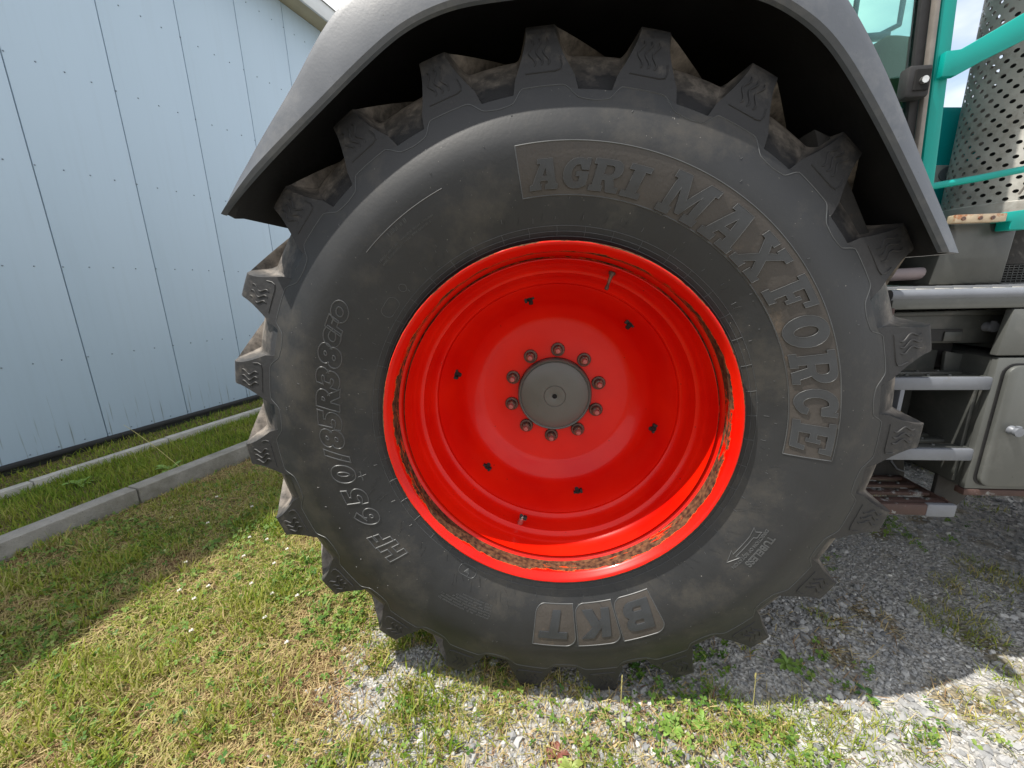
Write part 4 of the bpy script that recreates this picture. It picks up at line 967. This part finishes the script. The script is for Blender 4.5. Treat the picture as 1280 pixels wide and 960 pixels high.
blades(330000, -3.3, .9, -.75, 3.0, d_lawn, .016, .052, .0045, 'lawn_grass', t_lawn, 1.6, 1)
blades(70000, -3.3, -.3, -.75, 1.6, lambda x, y: d_lawn(x, y) * (fnoise(x, y, 4, 91) > .545), .03, .085, .0062, 'tall_grass', lambda x, y, g, n: .25 + dryness(x, y) * .3 + g.normal(0, .12, n), .9, 2)
blades(120000, -4.6, -1.6, .2, 5.2, lambda x, y: ((kerb_off(x, y) < -.13) & (kerb_off(x, y) > -1.46)) * (np.abs(kerb_off(x, y) + 1.005) > .045) * np.where(kerb_off(x, y) < -1.0, .30, .75) * np.clip(1.2 - (y - 1) * .18, .3, 1), .03, .085, .0055, 'verge_grass', lambda x, y, g, n: .14 + fnoise(x, y, 3, 61) * .30 + g.normal(0, .10, n), 1.0, 3)
blades(170000, -.6, 3.4, -.6, 3.6, lambda x, y: not_under(x, y) * np.clip((fnoise(x, y, 4.2, 31) - .545) * 9, 0, 1) * np.clip(1.8 / (visible_cull(x, y) + .2), .15, 1), .015, .055, .0035, 'gravel_grass', lambda x, y, g, n: .22 + fnoise(x, y, 3, 71) * .5 + g.normal(0, .14, n), 1.4, 4)
# straw litter lying flat
def litter(n_try, dens, name, seed, x0, x1, y0, y1, col=.8):
    g = np.random.default_rng(seed); x = g.uniform(x0, x1, n_try); y = g.uniform(y0, y1, n_try); k = g.random(n_try) < dens(x, y); x = x[k]; y = y[k]; n = len(x)
    a = g.uniform(0, PI, n); L_ = g.uniform(.012, .05, n); w = g.uniform(.0005, .0014, n); z = hgt(x, y) + g.uniform(.001, .02, n); tz = g.normal(0, .25, n) * L_
    dx, dy = np.cos(a) * L_ / 2, np.sin(a) * L_ / 2; px, py = -np.sin(a) * w, np.cos(a) * w
    V = np.stack([np.stack([x - dx - px, y - dy - py, z - tz / 2], 1), np.stack([x + dx - px, y + dy - py, z + tz / 2], 1), np.stack([x + dx + px, y + dy + py, z + tz / 2 + .0005], 1), np.stack([x - dx + px, y - dy + py, z - tz / 2 + .0005], 1)], 1).reshape(-1, 3)
    F = np.arange(4 * n).reshape(n, 4)
    link(name, fast_mesh(name, V, F, M_grass, np.repeat(np.clip(col + g.normal(0, .12, n), 0, 1), 4)), kind='stuff')
litter(80000, lambda x, y: (kerb_off(x, y) > .12) * not_under(x, y) * np.clip(grassiness(x, y) + .12, 0, 1) * np.clip(1.9 / (visible_cull(x, y) + .3), .2, 1), 'straw_litter', 5, -3.2, 1.4, -.7, 2.2)
# small round clover and weed leaves
def leaves(n_try, dens, name, seed, x0, x1, y0, y1, s0, s1):
    g = np.random.default_rng(seed); x = g.uniform(x0, x1, n_try); y = g.uniform(y0, y1, n_try); k = g.random(n_try) < dens(x, y); x = x[k]; y = y[k]; n = len(x)
    z = hgt(x, y) + g.uniform(.008, .035, n); s = g.uniform(s0, s1, n); Vs = []; T = []; Fs = []
    tilt = g.normal(0, .45, (n, 2)); base0 = g.uniform(0, 2 * PI, n); tt = np.clip(.45 + g.normal(0, .2, n), 0, 1)
    cnt = 0
    for q in range(3):
        a = base0 + q * 2 * PI / 3
        ring = [(0, 0), (.45, -.42), (.95, -.38), (1.1, 0), (.95, .38), (.45, .42)]
        P = []
        for (u, v) in ring:
            ox = (u * np.cos(a) - v * np.sin(a)) * s; oy = (u * np.sin(a) + v * np.cos(a)) * s
            P.append(np.stack([x + ox, y + oy, z + ox * tilt[:, 0] + oy * tilt[:, 1] + (abs(v)) * s * .25], 1))
        Vs.append(np.stack(P, 1).reshape(-1, 3)); Fs.append((np.arange(n)[:, None] * 6 + np.array([[0, 1, 2, 3]])) + cnt); Fs.append((np.arange(n)[:, None] * 6 + np.array([[0, 3, 4, 5]])) + cnt); T.append(np.repeat(np.clip(tt + g.normal(0, .08, n), 0, 1), 6)); cnt += 6 * n
    link(name, fast_mesh(name, np.concatenate(Vs), np.concatenate(Fs), M_leafs, np.concatenate(T)), kind='stuff')
leaves(52000, lambda x, y: (kerb_off(x, y) > .12) * not_under(x, y) * (.25 * grassiness(x, y) + .9 * (fnoise(x, y, 3.5, 81) > .56) * (x < -.45) * (grassiness(x, y) > .3)) * np.clip(1.6 / (visible_cull(x, y) + .2), .2, 1), 'clover_cover', 6, -3.2, 1.0, -.7, 2.4, .0055, .013)
leaves(9000, lambda x, y: (np.hypot(x - .42, (y + .0) * 1.3) < .22) | ((np.hypot(x - .12, (y + .05) * 1.6) < .10) & (fnoise(x, y, 12, 44) > .5)) | ((fnoise(x, y, 5, 83) > .66) & (y > -.3)), 'weed_leaves', 8, -.5, 2.4, -.4, 1.6, .006, .013)

# gravel stones
def icosa():
    t = (1 + 5 ** .5) / 2; v = np.array([(-1, t, 0), (1, t, 0), (-1, -t, 0), (1, -t, 0), (0, -1, t), (0, 1, t), (0, -1, -t), (0, 1, -t), (t, 0, -1), (t, 0, 1), (-t, 0, -1), (-t, 0, 1)]) / np.hypot(1, t)
    f = np.array([(0, 11, 5), (0, 5, 1), (0, 1, 7), (0, 7, 10), (0, 10, 11), (1, 5, 9), (5, 11, 4), (11, 10, 2), (10, 7, 6), (7, 1, 8), (3, 9, 4), (3, 4, 2), (3, 2, 6), (3, 6, 8), (3, 8, 9), (4, 9, 5), (2, 4, 11), (6, 2, 10), (8, 6, 7), (9, 8, 1)])
    return v, f
def stones(n_try, dens, name, seed, x0, x1, y0, y1, s0, s1, pw=2.0):
    g = np.random.default_rng(seed); x = g.uniform(x0, x1, n_try); y = g.uniform(y0, y1, n_try); k = g.random(n_try) < dens(x, y); x = x[k]; y = y[k]; n = len(x)
    iv, jf = icosa(); s = s0 + (s1 - s0) * g.random(n) ** pw
    V = iv[None] * (1 + g.normal(0, .20, (n, 12, 1))); V = V * g.uniform(.6, 1.25, (n, 1, 3)); V[:, :, 2] *= .72
    a = g.uniform(0, 2 * PI, n); ca, sa = np.cos(a)[:, None], np.sin(a)[:, None]
    X = V[:, :, 0] * ca - V[:, :, 1] * sa; Y = V[:, :, 0] * sa + V[:, :, 1] * ca
    V = np.stack([X, Y, V[:, :, 2]], 2) * s[:, None, None]; V[:, :, 0] += x[:, None]; V[:, :, 1] += y[:, None]; V[:, :, 2] += (hgt(x, y) + s * .28)[:, None]
    F = (np.arange(n)[:, None, None] * 12 + jf[None]).reshape(-1, 3)
    t = np.clip(.42 + g.normal(0, .24, n), 0, 1)
    link(name, fast_mesh(name, V.reshape(-1, 3), F, M_stone, np.repeat(t, 12)), kind='stuff')
gd = lambda x, y: not_under(x, y) * np.clip(1.15 - grassiness(x, y) * 1.0, .05, 1) * (kerb_off(x, y) > .3)
stones(75000, lambda x, y: gd(x, y) * np.clip(2.0 / (visible_cull(x, y) + .2), .12, 1), 'gravel', 9, -.95, 2.9, -.6, 2.2, .003, .0080, 1.3)
stones(16000, lambda x, y: gd(x, y) * (fnoise(x, y, 4, 95) > .47) * np.clip(1.8 / (visible_cull(x, y) + .2), .15, 1), 'coarse_gravel', 10, -.95, 3.2, -.7, 2.6, .008, .019, 2.2)

# single plants that stand out
def stalk(name, base, top, r, label, head=None, cat='grass stalk'):
    b = Vector(base); t = Vector(top); mid = (b + t) / 2 + Vector((.0, 0, .02)); M_st = MATS.get('straw') or mat('straw', (.42, .38, .14), .7, var=.1)
    root = empty(name, base); tag(root, label, cat)
    MB().tube([b, b.lerp(mid, .6), mid, mid.lerp(t, .6) + Vector((0, 0, .006)), t], [r, r, r * .9, r * .8, r * .5], 5).build('stem', M_st, root, 60)
    if head:
        d = (t - b).normalized(); hb_ = MB()
        for i in range(14):
            p = t + d * (-head * .5 + head * i / 13); o_ = Vector((random.uniform(-1, 1), random.uniform(-1, 1), random.uniform(-.3, 1))) * r * 1.6
            hb_.tube([p, p + o_ + d * .008], [r * 1.3, r * .2], 4)
        hb_.build('seed_head', M_st, root, 60)
    return root
stalk('grass_stalk', (.19, -.09, 0), (.187, -.10, .235), .0016, 'tall upright grass stalk standing in front of the framed letters at the tyre bottom', .05)
stalk('grass_stalk', (.62, .0, 0), (.60, -.02, .20), .0015, 'thin stalk with small pale flower head on the shaded gravel right of the tyre', .02)
stalk('grass_stalk', (-2.75, 1.55, .0), (-3.15, 1.5, .44), .002, 'long dry grass stalk leaning left across the pale wall above the kerb', None)
stalk('grass_stalk', (-.02, -.12, 0), (-.10, -.09, .10), .0016, 'short bent dry stalk against the black bottom of the tyre', None)
def weed(name, x, y, n, L0, L1, w, m, label, cat='weed', up=.6):
    z0 = float(hgt(np.array([x]), np.array([y]))[0]); root = empty(name, (x, y, z0)); tag(root, label, cat)
    for k in range(n):
        a = 2 * PI * k / n + random.uniform(-.3, .3); L_ = random.uniform(L0, L1); ww = w * random.uniform(.8, 1.2); u = up * random.uniform(.6, 1.3); V = []; F = []
        d = Vector((math.cos(a), math.sin(a), 0)); s = Vector((-d.y, d.x, 0))
        for i in range(6):
            t = i / 5; c = d * L_ * t * .85 + Vector((0, 0, L_ * (u * t - .55 * t * t) + .004)); wd2 = ww * (.25 + 1.5 * t) * (1 - t ** 3) + .0006
            V += [c - s * wd2 + Vector((0, 0, wd2 * .4)), c, c + s * wd2 + Vector((0, 0, wd2 * .4))]
        for i in range(5):
            for j in range(2): F.append((i * 3 + j, i * 3 + j + 1, (i + 1) * 3 + j + 1, (i + 1) * 3 + j))
        link('leaf', mesh('leaf', V, F, m, 60), root, (x, y, z0))
    return root
M_wg = mat('weed_green', (.14, .24, .04), .55, var=.3, nscale=60); M_wy = mat('weed_yellow_green', (.19, .24, .05), .6, var=.3, nscale=60); M_wd = mat('weed_dark_green', (.06, .14, .03), .55, var=.3, nscale=60)
weed('weed', .0, -.13, 8, .03, .055, .008, M_redw, 'small red leaved weed in front of the tyre contact patch')
weed('weed', .04, -.165, 10, .03, .06, .009, M_wy, 'yellow green rosette just in front of the red leaved weed')
weed('weed', -.09, -.215, 7, .025, .04, .009, M_wg, 'bright green clover tuft at the bottom edge left of centre')
weed('weed', .36, -.04, 12, .03, .06, .009, M_wg, 'dense green weed clump under the right side of the tyre')
weed('weed', .46, -.02, 10, .03, .05, .008, M_wg, 'second green weed clump further right beside the shadow edge')
weed('weed', .85, .22, 9, .04, .075, .010, M_wg, 'broad leaved green weed alone on the shaded gravel')
weed('weed', 1.06, .12, 8, .03, .06, .007, M_wd, 'dark green weed tuft in the tractor shadow')
weed('weed', -3.02, 1.65, 9, .10, .17, .018, M_wg, 'large leafy weed growing between the edging strip and the kerb', up=.9)
weed('weed', -3.45, 1.35, 9, .08, .13, .014, M_wg, 'leafy weed on the edging strip near the left frame edge', up=.9)
weed('weed', -2.62, 2.65, 8, .07, .12, .014, M_wg, 'leafy weed on the verge close to the tyre lugs', up=.9)
weed('weed', -1.9, .75, 8, .04, .08, .012, M_wg, 'green dandelion rosette in the middle of the lawn')
weed('weed', -1.62, .02, 8, .03, .06, .012, M_wy, 'pale green rosette near the left frame edge')
weed('weed', -1.25, -.1, 9, .03, .06, .009, M_wd, 'dark green tuft at the lower left of the lawn')
weed('weed', -1.4, .95, 12, .05, .09, .007, M_wg, 'bright grass tuft just left of the tyre lugs', up=1.1)
# white clover flowers in the lawn
fl = MB()
for i in range(26):
    a = random.uniform(0, 2 * PI); e = math.asin(random.uniform(-.2, 1)); d = Vector((math.cos(a) * math.cos(e), math.sin(a) * math.cos(e), math.sin(e))); fl.tube([d * .002, d * .0085], [.0016, .0010], 4)
fme = mesh('flower_head', fl.v, fl.f, M_petal, 60); stme = MB().tube([(0, 0, -.045), (0, .002, -.02), (0, 0, 0)], .0009, 4); stme = mesh('flower_stem', stme.v, stme.f, M_wg, 60)
for (x, y) in [(-1.62, .62), (-1.70, .75), (-1.55, .80), (-1.42, .72), (-1.58, .45), (-1.45, .42), (-1.30, .35), (-1.75, .40), (-1.85, .55), (-1.36, .58), (-2.0, .95), (-1.22, .30), (-1.65, .30), (-1.15, .42), (-2.2, 1.2), (-1.9, 1.1), (-1.5, .18), (-1.08, .20)]:
    x += random.uniform(-.05, .05); y += random.uniform(-.05, .05); z0 = float(hgt(np.array([x]), np.array([y]))[0]) + .042
    r_ = empty('clover_flower', (x, y, z0)); tag(r_, 'small round white clover flower in the lawn left of the tyre', 'flower', 'white clover flowers in the lawn')
    link('flower_head', fme, r_, (x, y, z0)); link('flower_stem', stme, r_, (x, y, z0))
